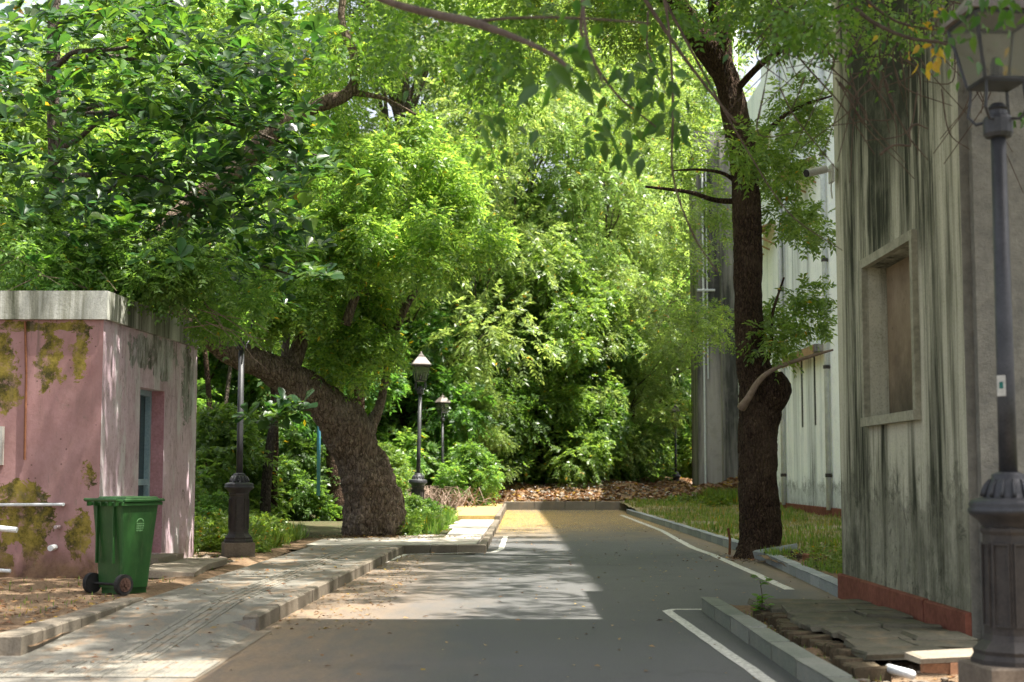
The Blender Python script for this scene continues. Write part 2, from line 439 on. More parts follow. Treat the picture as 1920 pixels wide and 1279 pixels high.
c = t.ramp(a, [(0.3, (0.010, 0.050, 0.010)), (0.7, (0.024, 0.085, 0.018))])
c = t.mix(t.rng(b, 0.55, 0.7, 0, 0.3), c, (0.10, 0.13, 0.06))
t.bump(a, 0.15, 0.01)
M['bin'] = t.fin(c, 0.45, spec=0.4)
M['rubber'] = simple('black_rubber', (0.012, 0.012, 0.012), (0.03, 0.028, 0.026), 20, rough=0.8, bump=0.1)
M['hub'] = simple('brown_hub', (0.06, 0.03, 0.022), (0.11, 0.06, 0.045), 12, rough=0.6)
M['pvc'] = simple('white_pvc', (0.50, 0.53, 0.54), (0.72, 0.74, 0.74), 5, rough=0.5, bump=0.05)
M['pipe_pink'] = simple('painted_pipe', (0.30, 0.20, 0.20), (0.50, 0.42, 0.42), 9, rough=0.6)
M['rust'] = simple('rust', (0.11, 0.04, 0.02), (0.22, 0.09, 0.04), 18)
M['blue_paint'] = simple('blue_paint', (0.05, 0.20, 0.32), (0.10, 0.30, 0.42), 9, rough=0.5)
M['wood'] = simple('weathered_wood', (0.24, 0.14, 0.07), (0.44, 0.29, 0.16), 5, stretch=(1, 6, 6))
M['cam'] = simple('camera_housing', (0.42, 0.41, 0.37), (0.56, 0.55, 0.50), 8, rough=0.5, bump=0.05)
M['slab'] = concrete('mossy_slab', (0.045, 0.043, 0.028), (0.135, 0.122, 0.088), 0.45)
M['slab_pale'] = concrete('pale_slab', (0.17, 0.145, 0.11), (0.28, 0.24, 0.185), 0.35)
M['brick'] = simple('old_brick', (0.14, 0.065, 0.035), (0.30, 0.15, 0.08), 7)
M['brick_moss'] = simple('mossy_brick', (0.035, 0.033, 0.018), (0.12, 0.085, 0.05), 7)
M['stone'] = simple('rubble_stone', (0.11, 0.082, 0.06), (0.28, 0.235, 0.185), 5)
def bark(name, c1, c2, c3, sc=1.0):
    t = NT(name)
    v = t.math('ADD', t.voro(16 * sc, stretch=(1, 1, 0.35), feature='DISTANCE_TO_EDGE'), t.math('MULTIPLY', t.math('SUBTRACT', t.noise(9 * sc, 6, 0.8), 0.5), 0.35))
    n = t.noise(16 * sc, 8, 0.75, stretch=(1, 1, 0.5), dist=0.6)
    l = t.noise(1.4, 5, 0.6)
    c = t.ramp(n, [(0.3, c1), (0.55, c2), (0.75, c3)])
    c = t.mix(t.rng(v, 0.10, 0.0, 0, 0.7), c, tuple(k * 0.4 for k in c1))
    c = t.mix(t.rng(l, 0.5, 0.7, 0, 0.3), c, c3)
    t.bump(t.math('ADD', t.rng(v, 0, 0.25), t.math('MULTIPLY', n, 1.2)), 1.0, 0.035)
    return t.fin(c, 0.95, spec=0.15)
M['bark_big'] = bark('grey_brown_bark', (0.065, 0.046, 0.033), (0.24, 0.178, 0.132), (0.45, 0.37, 0.30), 1.0)
M['bark_dark'] = bark('dark_bark', (0.016, 0.010, 0.007), (0.085, 0.052, 0.035), (0.25, 0.175, 0.125), 1.6)
M['bark_grey'] = bark('grey_bark', (0.07, 0.055, 0.045), (0.15, 0.12, 0.10), (0.25, 0.20, 0.17), 1.5)
M['twig'] = simple('twig_bark', (0.045, 0.03, 0.022), (0.13, 0.095, 0.07), 14)
M['twig_pale'] = simple('pale_twig', (0.16, 0.11, 0.08), (0.30, 0.22, 0.17), 14)

def leafmat(name, cols, trans, rough=0.38, yellow=0.008, mixf=0.45, tint=0.3):
    t = NT(name)
    gi = t.n.new('ShaderNodeNewGeometry').outputs['Random Per Island']
    oi = t.n.new('ShaderNodeObjectInfo').outputs['Random']
    k = len(cols)
    c = t.ramp(gi, [(i / (k - 1) * 0.96, cc) for i, cc in enumerate(cols)])
    if yellow:
        c = t.mix(t.rng(gi, 1 - yellow, 1 - yellow + 0.001), c, (0.32, 0.22, 0.02))
    cl = t.noise(0.55, 3, 0.5)
    hs = t.n.new('ShaderNodeHueSaturation')
    t.l.new(c, hs.inputs['Color'])
    t.l.new(t.math('ADD', 0.5 - 0.02, t.math('MULTIPLY', oi, 0.03)), hs.inputs['Hue'])
    t.l.new(t.math('ADD', t.rng(cl, 0.3, 0.7, 1 - tint, 1 + tint), t.math('MULTIPLY', oi, 0.25)), hs.inputs['Value'])
    hs.inputs['Saturation'].default_value = 1.0
    c = hs.outputs[0]
    t.fin(c, rough, spec=0.5)
    tr = t.n.new('ShaderNodeBsdfTranslucent')
    tc = t.mix(1.0, c, trans, 'MULTIPLY')
    # a leaf lets through a yellower light than it reflects
    t.l.new(tc, tr.inputs[0])
    mx = t.n.new('ShaderNodeMixShader'); mx.inputs[0].default_value = mixf
    t.l.new(t.b.outputs[0], mx.inputs[1]); t.l.new(tr.outputs[0], mx.inputs[2])
    t.l.new(mx.outputs[0], t.out.inputs[0])
    return t.m
GA, GB, GC = (0.06, 0.115, 0.026), (0.10, 0.18, 0.038), (0.16, 0.24, 0.055)
M['leaf_fine'] = leafmat('fine_leaf', [GA, GB, GC, (0.20, 0.27, 0.05)], (2.8, 2.7, 1.6))
M['leaf_light'] = leafmat('feathery_leaf', [(0.09, 0.17, 0.042), (0.145, 0.245, 0.068), (0.205, 0.30, 0.09)], (2.6, 2.4, 1.7))
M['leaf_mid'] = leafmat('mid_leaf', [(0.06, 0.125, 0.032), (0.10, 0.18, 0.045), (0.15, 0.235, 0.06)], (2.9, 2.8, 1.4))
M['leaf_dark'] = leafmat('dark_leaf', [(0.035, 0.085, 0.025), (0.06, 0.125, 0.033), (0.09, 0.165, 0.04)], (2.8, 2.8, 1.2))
M['leaf_broad'] = leafmat('broad_leaf', [(0.018, 0.052, 0.024), (0.028, 0.075, 0.030), (0.046, 0.105, 0.040), (0.09, 0.17, 0.035)], (2.6, 2.8, 0.9), rough=0.32, yellow=0.006, mixf=0.35, tint=0.15)
M['leaf_near'] = leafmat('creeper_leaf', [(0.035, 0.085, 0.02), (0.06, 0.13, 0.02), (0.09, 0.17, 0.03)], (2.6, 2.6, 0.9), yellow=0.0, mixf=0.45)
M['leaf_yellow'] = leafmat('yellow_leaf', [(0.42, 0.28, 0.02), (0.50, 0.36, 0.03), (0.36, 0.28, 0.03)], (1.6, 1.4, 0.8), yellow=0)
M['grass'] = leafmat('grass_blade', [(0.06, 0.12, 0.02), (0.11, 0.19, 0.03), (0.16, 0.22, 0.045)], (2.4, 2.3, 1.2), yellow=0.03, mixf=0.35)
M['grass_dry'] = leafmat('dry_grass_blade', [(0.14, 0.18, 0.04), (0.24, 0.25, 0.08), (0.34, 0.29, 0.13)], (1.6, 1.5, 1.2), yellow=0.1, mixf=0.3)
M['litter'] = leafmat('fallen_leaf', [(0.10, 0.045, 0.02), (0.20, 0.10, 0.04), (0.30, 0.19, 0.08), (0.14, 0.09, 0.05)], (1.2, 1.1, 1.0), yellow=0.1, mixf=0.15)
M['petal'] = leafmat('fallen_blossom', [(0.50, 0.32, 0.04), (0.42, 0.26, 0.05), (0.5, 0.4, 0.12)], (1.2, 1.2, 1.0), yellow=0, mixf=0.15)

# ------------------------------------------------------------------ foliage kit
T_DIA = (np.array([(0, 0, 0), (.42, .5, .07), (1, 0, -.06), (.42, -.5, .07)], float), [(0, 1, 2, 3)])
T_BROAD = (np.array([(0, 0, 0), (.18, .10, .02), (.45, .27, .06), (.75, .47, .08), (.96, .28, .02), (1.03, 0, -.06), (.96, -.28, .02), (.75, -.47, .08), (.45, -.27, .06), (.18, -.10, .02), (.62, 0, 0)], float),
           [(0, 1, 10, 9), (1, 2, 3, 10), (3, 4, 5, 10), (5, 6, 7, 10), (7, 8, 9, 10)])
T_OVATE = (np.array([(0, 0, 0), (.12, .26, .04), (.35, .46, .07), (.65, .30, .04), (1.0, 0, -.10), (.65, -.30, .04), (.35, -.46, .07), (.12, -.26, .04), (.4, 0, -.01)], float),
           [(0, 1, 2, 8), (2, 3, 4, 8), (4, 5, 6, 8), (6, 7, 0, 8)])
def unit(a): return a / np.maximum(np.linalg.norm(a, axis=-1, keepdims=True), 1e-9)
def leaf_mesh(name, P, Dv, Nv, L, W, mat, T=T_DIA):
    tv, tf = T
    P = np.asarray(P, float); n = len(P)
    Dv = unit(np.asarray(Dv, float)); B = unit(np.cross(np.asarray(Nv, float), Dv)); N = np.cross(Dv, B)
    L = np.broadcast_to(np.asarray(L, float), (n,))[:, None, None]; W = np.broadcast_to(np.asarray(W, float), (n,))[:, None, None]
    V = P[:, None] + L * tv[None, :, :1] * Dv[:, None] + W * tv[None, :, 1:2] * B[:, None] + L * tv[None, :, 2:] * N[:, None]
    k = len(tv)
    me = bpy.data.meshes.new(name)
    V = V.reshape(-1, 3)
    me.vertices.add(len(V)); me.vertices.foreach_set('co', V.ravel().astype(np.float32))
    sizes = np.array([len(f) for f in tf]); flat = np.concatenate([np.array(f) for f in tf])
    loops = (flat[None, :] + (np.arange(n) * k)[:, None]).ravel()
    tot = np.tile(sizes, n)
    me.loops.add(len(loops)); me.loops.foreach_set('vertex_index', loops.astype(np.int32))
    me.polygons.add(len(tot))
    me.polygons.foreach_set('loop_start', np.concatenate([[0], np.cumsum(tot)[:-1]]).astype(np.int32))
    me.polygons.foreach_set('loop_total', tot.astype(np.int32))
    me.materials.append(mat)
    me.update(calc_edges=True)
    return me
def rdir(n): return unit(rng.normal(size=(n, 3)))
def sprays(O, Dr, length, pairs, lift=0.25, spread=1.0):
    """leaflets in pairs along a spray: returns P, D, N of every leaflet"""
    n = len(O); Dr = unit(Dr)
    up = np.array([0, 0, 1.0]) + 0.35 * rng.normal(size=(n, 3))
    side = unit(np.cross(Dr, up)); nor = np.cross(side, Dr)
    Ps, Ds, Ns = [], [], []
    length = np.broadcast_to(length, (n,))
    for i in range(pairs):
        f = (i + 0.6) / pairs
        base = O + Dr * (length * f)[:, None] - np.array([0, 0, 1.0]) * (length * 0.35 * f * f)[:, None]
        for sg in (1, -1):
            dd = Dr * (0.35 + 0.5 * f) + side * sg * spread + 0.22 * rng.normal(size=(n, 3)) - np.array([0, 0, lift])
            Ps.append(base); Ds.append(dd); Ns.append(nor + 0.45 * rng.normal(size=(n, 3)))
    return np.concatenate(Ps), np.concatenate(Ds), np.concatenate(Ns)
def puff(c, r, n, flat=0.7, shell=0.5, droop=0.3):
    d = rdir(n)
    rad = rng.random(n) ** shell
    O = np.array(c)[None] + d * rad[:, None] * np.array([r, r, r * flat])
    Dr = unit(d * 0.9 + 0.7 * rdir(n) - np.array([0, 0, droop]))
    return O, Dr
def limb_pts(a, b, n=7, sag=0.0, wob=0.12):
    a, b = Vector(a), Vector(b); L = (b - a).length
    out = []
    ph = [random.uniform(0, 6.28) for _ in range(3)]
    for i in range(n):
        t = i / (n - 1)
        p = a.lerp(b, t)
        w = math.sin(math.pi * t) * L * wob
        p = p + Vector((math.sin(t * 5 + ph[0]), math.sin(t * 6 + ph[1]), math.sin(t * 4 + ph[2]) * 0.7)) * w * 0.6
        p.z += math.sin(math.pi * t) * sag * L
        out.append(p)
    return out
def smooth_path(pts, n):
    """Catmull-Rom through (Vector, radius)"""
    out = []
    P = [Vector(p[0]) for p in pts]; Rr = [p[1] for p in pts]
    P = [P[0] * 2 - P[1]] + P + [P[-1] * 2 - P[-2]]; Rr = [Rr[0]] + Rr + [Rr[-1]]
    for i in range(1, len(P) - 2):
        for k in range(n):
            t = k / n; t2, t3 = t * t, t * t * t
            a = lambda q: 0.5 * ((2 * q[i]) + (-q[i - 1] + q[i + 1]) * t + (2 * q[i - 1] - 5 * q[i] + 4 * q[i + 1] - q[i + 2]) * t2 + (-q[i - 1] + 3 * q[i] - 3 * q[i + 1] + q[i + 2]) * t3)
            out.append((a(P), a(Rr)))
    out.append((P[-2], Rr[-2]))
    return out
def trunk_mesh(name, mat, paths, sides=40, rough=0.07, scale=3.0, seed=0.0):
    m = MB()
    for pts, seg, sd in paths:
        sp = smooth_path(pts, seg)
        m.tube([p for p, r in sp], [r for p, r in sp], sd)
        if sd < 16: continue
        # gnarl the skin
        cnt = len(sp) * sd; b = len(m.v) - cnt
        for i, (c, r) in enumerate(sp):
            for k in range(sd):
                v = Vector(m.v[b + i * sd + k]); d = v - c
                q = v * scale + Vector((seed, seed, 0)); q.z *= 0.55
                a = noise.fractal(q, 0.6, 2.1, 6) * rough * 1.5 + noise.noise(v * 1.1 + Vector((seed, 0, 3))) * rough * 1.6
                a -= max(0, 0.13 - abs(noise.noise(q * 2.6))) * rough * 4.0
                m.v[b + i * sd + k] = tuple(c + d * (1 + a))
    return m.mesh(name, mat, True)

def tree_variant(crown_mat, bark_mat, hgt, rad, npuff, nspray, pairs, slen, leafL, leafW, seed, base_frac=0.25, trunk_r=0.2, flat=0.6, lean=0.0, T=T_DIA):
    """returns (trunk mesh, crown mesh): a trunk with limbs reaching every clump of the crown"""
    random.seed(seed)
    m = MB()
    top = Vector((lean, 0, hgt * 0.72))
    tp = limb_pts((0, 0, -0.2), top, 9, 0, 0.05)
    m.tube(tp, [trunk_r * (1 - 0.75 * i / 8) for i in range(9)], 9)
    PP, DD, NN = [], [], []
    for i in range(npuff):
        zf = base_frac + (1 - base_frac) * (i + 0.5) / npuff
        a = i * 2.4 + random.uniform(-0.5, 0.5)
        prof = math.sin(math.pi * min(1, 0.18 + 0.82 * (zf - base_frac) / (1 - base_frac))) ** 0.6
        rr = rad * prof * random.uniform(0.25, 0.95)
        c = Vector((rr * math.cos(a) + lean * zf, rr * math.sin(a), hgt * zf))
        pr = rad * random.uniform(0.22, 0.42)
        j = min(8, max(1, int(8 * max(0.15, (zf - 0.25)) / 0.72)))
        lp = limb_pts(tp[j], c, 6, 0.06, 0.10)
        m.tube(lp, [trunk_r * 0.34 * (1 - 0.85 * k / 5) for k in range(6)], 5)
        n = max(8, int(nspray / npuff * random.uniform(0.6, 1.4)))
        O, Dr = puff(c, pr, n, flat)
        for q in range(3):
            e = Vector(O[q]); m.tube(limb_pts(lp[3], e, 4, 0, 0.08), [trunk_r * 0.12, trunk_r * 0.09, trunk_r * 0.05, trunk_r * 0.02], 4)
        p, d, nn = sprays(O, Dr, slen * (0.7 + 0.6 * rng.random(n)), pairs)
        PP.append(p); DD.append(d); NN.append(nn)
    P, Dd, N = np.concatenate(PP), np.concatenate(DD), np.concatenate(NN)
    k = len(P)
    cm = leaf_mesh('crown', P, Dd, N, leafL * (0.7 + 0.6 * rng.random(k)), leafW * (0.7 + 0.6 * rng.random(k)), crown_mat, T)
    return m.mesh('trunk', bark_mat, True), cm

# ================================================================== SETTING
# ground sheet to the horizon
mb = MB(); mb.sheet([(-400, -200, -0.25), (400, -200, -0.25), (400, 700, -0.25), (-400, 700, -0.25)])
tag(mb.build('ground', M['floor']), kind='structure')
# road
XR = 3.9
mb = MB()
mb.sheet([(-2.0, -6, 0), (1.86, -6, 0), (1.86, 14.42, 0), (3.6, 14.42, 0), (3.9, 22, 0), (4.0, 54, 0), (-0.4, 54, 0), (-0.6, 24.0, 0), (-2.0, 24.0, 0), (-2.4, 12, 0), (-3.6, 8, 0), (-3.6, -6, 0)])
tag(mb.build('road', M['asphalt']), kind='structure')

def strip(pts, w, z=0.004):
    """painted line: a ribbon along the points"""
    m = MB(); L = []; Rr = []
    pts = [Vector((p[0], p[1], 0)) for p in pts]
    for i, p in enumerate(pts):
        d = (pts[min(i + 1, len(pts) - 1)] - pts[max(i - 1, 0)]).normalized(); n = Vector((-d.y, d.x, 0))
        j = random.uniform(-0.006, 0.006)
        L.append((p + n * (w / 2 + j))); Rr.append((p - n * (w / 2 - j)))
    v = [(a.x, a.y, z) for a in L] + [(a.x, a.y, z) for a in Rr]
    k = len(pts)
    return m.add(v, [(i, k + i, k + i + 1, i + 1) for i in range(k - 1)])
def dens(pts, step=0.35):
    out = []
    for a, b in zip(pts[:-1], pts[1:]):
        a, b = Vector(a), Vector(b); n = max(1, int((b - a).length / step))
        out += [a.lerp(b, i / n) for i in range(n)]
    return out + [Vector(pts[-1])]
g = lambda px, py, z=0.0: tuple(G(px, py, z))
ln = [(1.86, 14.35, 0), (1.55, 14.35, 0), (1.47, 14.2, 0), (1.50, 13.2, 0), (1.62, 9, 0), (1.66, 3, 0)]
tag(strip(dens(ln), 0.095).build('road_marking', M['line']), kind='structure')
tag(strip(dens([g(1165, 966), g(1240, 995), g(1300, 1028), g(1337, 1041), g(1400, 1069), g(1480, 1106)]), 0.12).build('road_marking', M['line']), kind='structure')
tag(strip(dens([g(948, 1006), g(940, 1030), g(925, 1036), g(760, 1040), g(700, 1062), g(620, 1102), g(575, 1128)]), 0.10).build('road_marking', M['line']), kind='structure')
# flush kerb strip between road and ramp
mb = MB(); a, b, c_, d_ = g(330, 1279), g(487, 1182), g(505, 1184), g(362, 1279)
tag(strip(dens([g(180, 1365), g(345, 1279), g(497, 1183)]), 0.13, 0.005).build('kerb_strip', M['kerb']), kind='structure')

# --- left path (ramps up from the road), paving and kerbs
ZP = 0.13
def path_z(y): return 0.006 + (ZP - 0.006) * min(1, max(0, (y - 10.7) / 2.9))
xl = lambda y: -3.52 + 0.018 * (y - 10.7)
xr = lambda y: -2.10 + 0.027 * (y - 12.4)
mb = MB()
ys = [-4, 4, 8] + [8.5 + 0.25 * i for i in range(9)]
mb.add([q_ for yy in ys[:-1] + [10.72] for q_ in ((-8, yy, path_z(yy)), (-3.5, yy, path_z(yy)))], [(2 * i, 2 * i + 1, 2 * i + 3, 2 * i + 2) for i in range(len(ys) - 1)])
ys = [-4, 4, 8] + [8.5 + 0.25 * i for i in range(16)] + [12.395, 12.405, 12.75, 13, 13.5, 14, 15, 18, 21, 24.55]
v = []
for yy in ys:
    xr_ = xr(yy) - 0.02 if yy > 12.4 else -2.12 + 0.01 * (12.4 - yy)
    l_ = xl(yy) + 0.02 if yy > 10.7 else -3.5
    zz_ = path_z(yy)
    zr_ = zz_ if yy > 12.4 else 0.004
    if yy > 12.4: zz_ = zr_ = max(zz_, 0.10 + 0.03 * min(1, (yy - 12.4)))
    v += [(l_, yy, path_z(yy)), (min(xr_ - 0.02, max(l_ + .01, xr_ - 0.20)), yy, path_z(yy)), (xr_, yy, zr_)]
mb.add(v, [f_ for i in range(len(ys) - 1) for f_ in ((3 * i, 3 * i + 1, 3 * i + 4, 3 * i + 3), (3 * i + 1, 3 * i + 2, 3 * i + 5, 3 * i + 4))])
path = tag(mb.build('path', M['path']), kind='structure')
# pavement bay past the jog
YJ = 24.55
mb = MB(); mb.poly_prism([(-3.40, YJ + .004), (-0.60, YJ + .12), (-0.45, 38), (-1.30, 38), (-1.55, 31.5), (-2.2, 27.6), (-3.4, 27.0)], -0.05, ZP)
tag(mb.build('pavement', M['pave_far']), kind='structure')
mb = MB(); mb.poly_prism([(-1.45, 38.01), (-0.45, 38.01), (-0.30, 53), (-1.9, 53)], -0.05, ZP + 0.10)
tag(mb.build('pavement', M['blossom']), kind='structure')

def kerb(name, line, w, h, mat, stone=0.5, gap=0.012, z0=-0.25, jit=0.004, mats=None, label=None, zf=None):
    """kerb_stone parts laid end to end along a line (the line is the outer top edge, stones lie to its left)"""
    root = empty(name, (0, 0, 0), kind='structure')
    line = [Vector((p[0], p[1], 0)) for p in line]
    for a, b in zip(line[:-1], line[1:]):
        L = (b - a).length; n = max(1, round(L / stone)); d = (b - a).normalized(); ang = math.atan2(d.y, d.x)
        for i in range(n):
            s0, s1 = L * i / n + gap / 2, L * (i + 1) / n - gap / 2
            q = a + d * s0
            m = MB(); m.bevbox(0, s1 - s0, 0, w, z0, h + random.uniform(-0.004, 0.004) , 0.014, jit)
            o = m.build('kerb_stone', mat if not mats else random.choice(mats), root, loc=(q.x, q.y, 0))
            o.rotation_euler = (0, 0, ang + random.uniform(-0.004, 0.004))
    return root
KB = [M['kerb'], M['kerb'], concrete('kerb_concrete_b', (0.13, 0.11, 0.083), (0.24, 0.205, 0.16), 0.4)]
kerb('kerb', [(xr(12.4) + 0.0, 12.4), (xr(YJ), YJ)], 0.13, ZP + 0.004, M['kerb'], 0.46, mats=KB)
kerb('kerb', [(xr(YJ) - 0.02, YJ - 0.03), (-0.45, YJ - 0.03)], 0.13, ZP + 0.004, M['kerb'], 0.5, mats=KB)
kerb('kerb', [(-0.43, YJ + 0.0), (-0.32, 38.0)], 0.13, ZP + 0.004, M['kerb'], 0.5, mats=KB)
kerb('kerb', [(-0.31, 38.0), (-0.20, 53.4)], 0.13, ZP + 0.104, M['kerb'], 0.5, mats=KB)
kerb('kerb', [(-3.50, 10.68), (-3.42, 13.9)], 0.22, ZP + 0.022, M['kerb'], 0.46, mats=KB)
kerb('kerb', [(-8.0, 10.68), (-3.72, 10.68)], 0.2, ZP + 0.020, M['kerb'], 0.6, mats=KB)
kerb('kerb', [(-0.3, 53.4), (4.1, 53.4)], 0.2, 0.30, M['kerb'], 1.0, mats=KB)
KG = [M['kerb_green'], M['kerb_green'], concrete('kerb_mossy_b', (0.13, 0.14, 0.115), (0.23, 0.235, 0.20), 0.2)]
kerb('kerb', [(1.80, 14.25), (1.84, 4)][::-1], -0.13, ZP + 0.002, M['kerb_green'], 0.95, mats=KG, gap=0.016, jit=0.006)
KC = [M['kerb_grey'], M['kerb_grey'], concrete('kerb_granite_b', (0.22, 0.235, 0.235), (0.36, 0.375, 0.37), 0.2)]
kerb('kerb', [(3.43, 15.75), (3.72, 21.9)], -0.15, ZP, M['kerb_grey'], 0.62, mats=KC)
kerb('kerb', [(3.80, 24.6), (3.72, 48.5)], -0.14, ZP + 0.01, M['kerb_grey'], 0.75, mats=KC)

# tactile tiles: ribbed along the path, dotted at its foot
def tactile(dots):
    m = MB(); m.bevbox(-0.148, 0.148, -0.198, 0.198, -0.005, 0.006, 0.003)
    if dots:
        for i in range(5):
            for j in range(6):
                m.lathe([(0.018, 0.006), (0.012, 0.0105)], 6, (-0.115 + i * 0.0575, -0.16 + j * 0.064, 0))
    else:
        for i in range(4):
            m.box(-0.125 + i * 0.072, -0.095 + i * 0.072, -0.185, 0.185, 0.006, 0.0115)
    return m.mesh('tactile_tile', M['tile'])
rib, dot = tactile(False), tactile(True)
tag_mat = []
for i in range(34):
    yy = 10.6 + i * 0.402
    cx = -2.66 + 0.010 * (yy - 10)
    dz = (path_z(yy + 0.2) - path_z(yy - 0.2)) / 0.4
    link_mesh('tactile_tile', rib, path, (cx, yy, path_z(yy) + 0.003), (math.atan(dz), 0, -0.010))
for i in range(9):
    for j in range(2):
        link_mesh('tactile_tile', dot, path, (-4.6 + i * 0.305, 9.75 + j * 0.402, 0.010), (0, 0, 0))

# bare earth plateau in front of the hut, and turf
def terrain(name, x0, x1, y0, y1, nx, ny, fz, mat, keep=None):
    m = MB(); v = []
    for j in range(ny + 1):
        for i in range(nx + 1):
            xx = x0 + (x1 - x0) * i / nx; yy = y0 + (y1 - y0) * j / ny
            v.append((xx, yy, fz(xx, yy)))
    f = []
    for j in range(ny):
        for i in range(nx):
            if keep and not keep((v[j * (nx + 1) + i][0]), v[j * (nx + 1) + i][1]): continue
            a = j * (nx + 1) + i
            f.append((a, a + 1, a + nx + 2, a + nx + 1))
    m.add(v, f)
    return tag(m.build(name, mat, smooth=True), kind='structure')
nz = lambda x, y, s, a: noise.fractal(Vector((x * s, y * s, 1.7)), 1, 2, 4) * a
terrain('earth', -9, -3.47, 10.82, 23.5, 60, 120, lambda x, y: ZP - 0.03 + nz(x, y, 1.4, 0.03) + (0.02 if y > 14 else 0) - max(0, (x + 3.62)) * 0.3, M['earth'])
terrain('earth', -16, -3.36, 23.5, 27.2, 50, 20, lambda x, y: ZP - 0.02 + nz(x, y, 1.4, 0.03), M['earth'])
terrain('forest_floor', -30, -1.25, 27.2, 60, 80, 80, lambda x, y: ZP - 0.01 + nz(x, y, 0.6, 0.10) + max(0, -x - 6) * 0.03, M['floor'],
        keep=lambda x, y: True if y < 60 else False)
terrain('verge', 3.86, 8.86, 22.05, 60, 40, 120, lambda x, y: ZP - 0.02 + nz(x, y, 0.9, 0.05) + max(0, y - 44) * 0.02, M['turf'])
terrain('verge', 3.60, 8.86, 15.72, 22.05, 40, 50, lambda x, y: ZP - 0.025 + nz(x, y, 1.4, 0.04) , M['earth'])
soil = lambda x, y: -0.045 + nz(x, y, 2.0, 0.05) + max(0, 2.15 - x) * .35 + max(0, y - 13.6) * .06
terrain('earth', 1.90, 3.47, 2, 14.42, 24, 160, soil, M['earth'])
# far bank of litter
def bank(x, y):
    e = min(1, max(0, (y - 53.5) / 2.2))
    return 0.22 + e * (0.62 + nz(x, y, 0.45, 0.35)) + nz(x, y, 2.1, 0.08) + max(0, y - 57) * 0.03
terrain('leaf_bank', -9, 13, 53.5, 66, 110, 60, bank, M['earth'])

# ================================================================== BUILDINGS
def wall_grid(m, O, U, V, N, W, Hh, holes, depth):
    """front face of a wall in the plane O + u U + v V with recessed openings; N points inwards"""
    O, U, V, N = Vector(O), Vector(U), Vector(V), Vector(N)
    us = sorted({0, W} | {h[0] for h in holes} | {h[1] for h in holes}); vs = sorted({0, Hh} | {h[2] for h in holes} | {h[3] for h in holes})
    for a, b in zip(us[:-1], us[1:]):
        for c, d in zip(vs[:-1], vs[1:]):
            if any(h[0] <= a and b <= h[1] and h[2] <= c and d <= h[3] for h in holes): continue
            m.add([O + U * a + V * c, O + U * b + V * c, O + U * b + V * d, O + U * a + V * d], [(0, 1, 2, 3)])
    for (a, b, c, d) in holes:
        q = [O + U * a + V * c, O + U * b + V * c, O + U * b + V * d, O + U * a + V * d]
        r = [p + N * depth for p in q]
        m.add(q + r, [(0, 4, 5, 1), (1, 5, 6, 2), (2, 6, 7, 3), (3, 7, 4, 0)])
# --- near right building
XW, YN, YF, HB = 3.47, 11.30, 15.68, 6.6
nb = empty('old_building', (XW, YN, 0), 0, 'near building with greenish streaked render, red stone base and one blind window recess', 'building')
off = Vector((-XW, -YN, 0))
def nbuild(m, name, mat, **k):
    o = m.build(name, mat, nb, **k); o.location = tuple(Vector(o.location) + off); return o
wy0, wy1, wz0, wz1 = 12.62, 14.36, 1.84, 3.30
m = MB()
wall_grid(m, (XW, YF, 0), (0, -1, 0), (0, 0, 1), (1, 0, 0), YF - YN, HB, [(YF - wy1, YF - wy0, wz0, wz1)], 0.20)
m.sheet([(XW, YF, 0), (XW, YF, HB), (8.8, YF, HB), (8.8, YF, 0)])
m.sheet([(XW, YN, HB), (8.8, YN, HB), (8.8, YF, HB), (XW, YF, HB)])
nbuild(m, 'wall', M['wall_near'])
m = MB(); m.sheet([(XW, YN, 0), (8.8, YN, 0), (8.8, YN, HB), (XW, YN, HB)])
m.box(XW + 0.07, 8.8, YN - 0.10, YN - 0.002, 0, HB - 0.1)
nbuild(m, 'end_wall', M['wall_rough'])
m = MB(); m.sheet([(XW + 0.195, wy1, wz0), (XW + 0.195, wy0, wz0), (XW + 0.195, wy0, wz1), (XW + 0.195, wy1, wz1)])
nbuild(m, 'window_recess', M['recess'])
fr = empty('window_frame', (0, 0, 0)); fr.parent = nb; fr.location = off
tw = 0.085
for nm, bx in (('sill', (wy0 - tw, wy1 + tw, wz0 - tw, wz0)), ('lintel', (wy0 - tw, wy1 + tw, wz1, wz1 + tw)), ('jamb', (wy0 - tw, wy0, wz0, wz1)), ('jamb', (wy1, wy1 + tw, wz0, wz1))):
    m = MB(); m.box(XW - (0.05 if nm != 'sill' else 0.07), XW + 0.01, bx[0], bx[1], bx[2], bx[3], 0.002)
    m.build(nm, M['trim'], fr)
ys_ = [YN + 0.0, 12.45, 13.55, 14.75, YF + 0.03]
for a, b in zip(ys_[:-1], ys_[1:]):
    m = MB(); m.bevbox(XW - 0.05, XW + 0.02, a + 0.006, b - 0.006, -0.02, 0.255 + random.uniform(-0.006, 0.006), 0.01, 0.003)
    nbuild(m, 'plinth_panel', M['red'])
m = MB(); m.box(XW - 0.10, 8.85, YN - 0.2, YF + 0.1, HB + 0.002, HB + 0.18); nbuild(m, 'cornice', M['wall_near'])
# slab and supports added above the frame to shadow the near road and paving
pc = tag(MB().poly_prism([(0.95, 1.5), (5.2, 1.5), (5.2, 9.1), (6.4, 9.1), (6.4, 12.2), (5.2, 12.2), (5.2, 12.5), (0.95, 12.5)], 7.5, 7.75).build('shade_slab', M['kerb']), 'unseen flat concrete slab added to shade the near end of the road', 'shade slab')
MBp = MB()
for px_, py_ in ((4.9, 2.0), (4.9, 7.0)): MBp.box(px_ - .15, px_ + .15, py_ - .15, py_ + .15, -0.01, 7.5)
MBp.box(4.6, 5.1, 11.5, 12.4, HB + 0.18, 7.5)
MBp.build('slab_support', M['kerb'], pc)

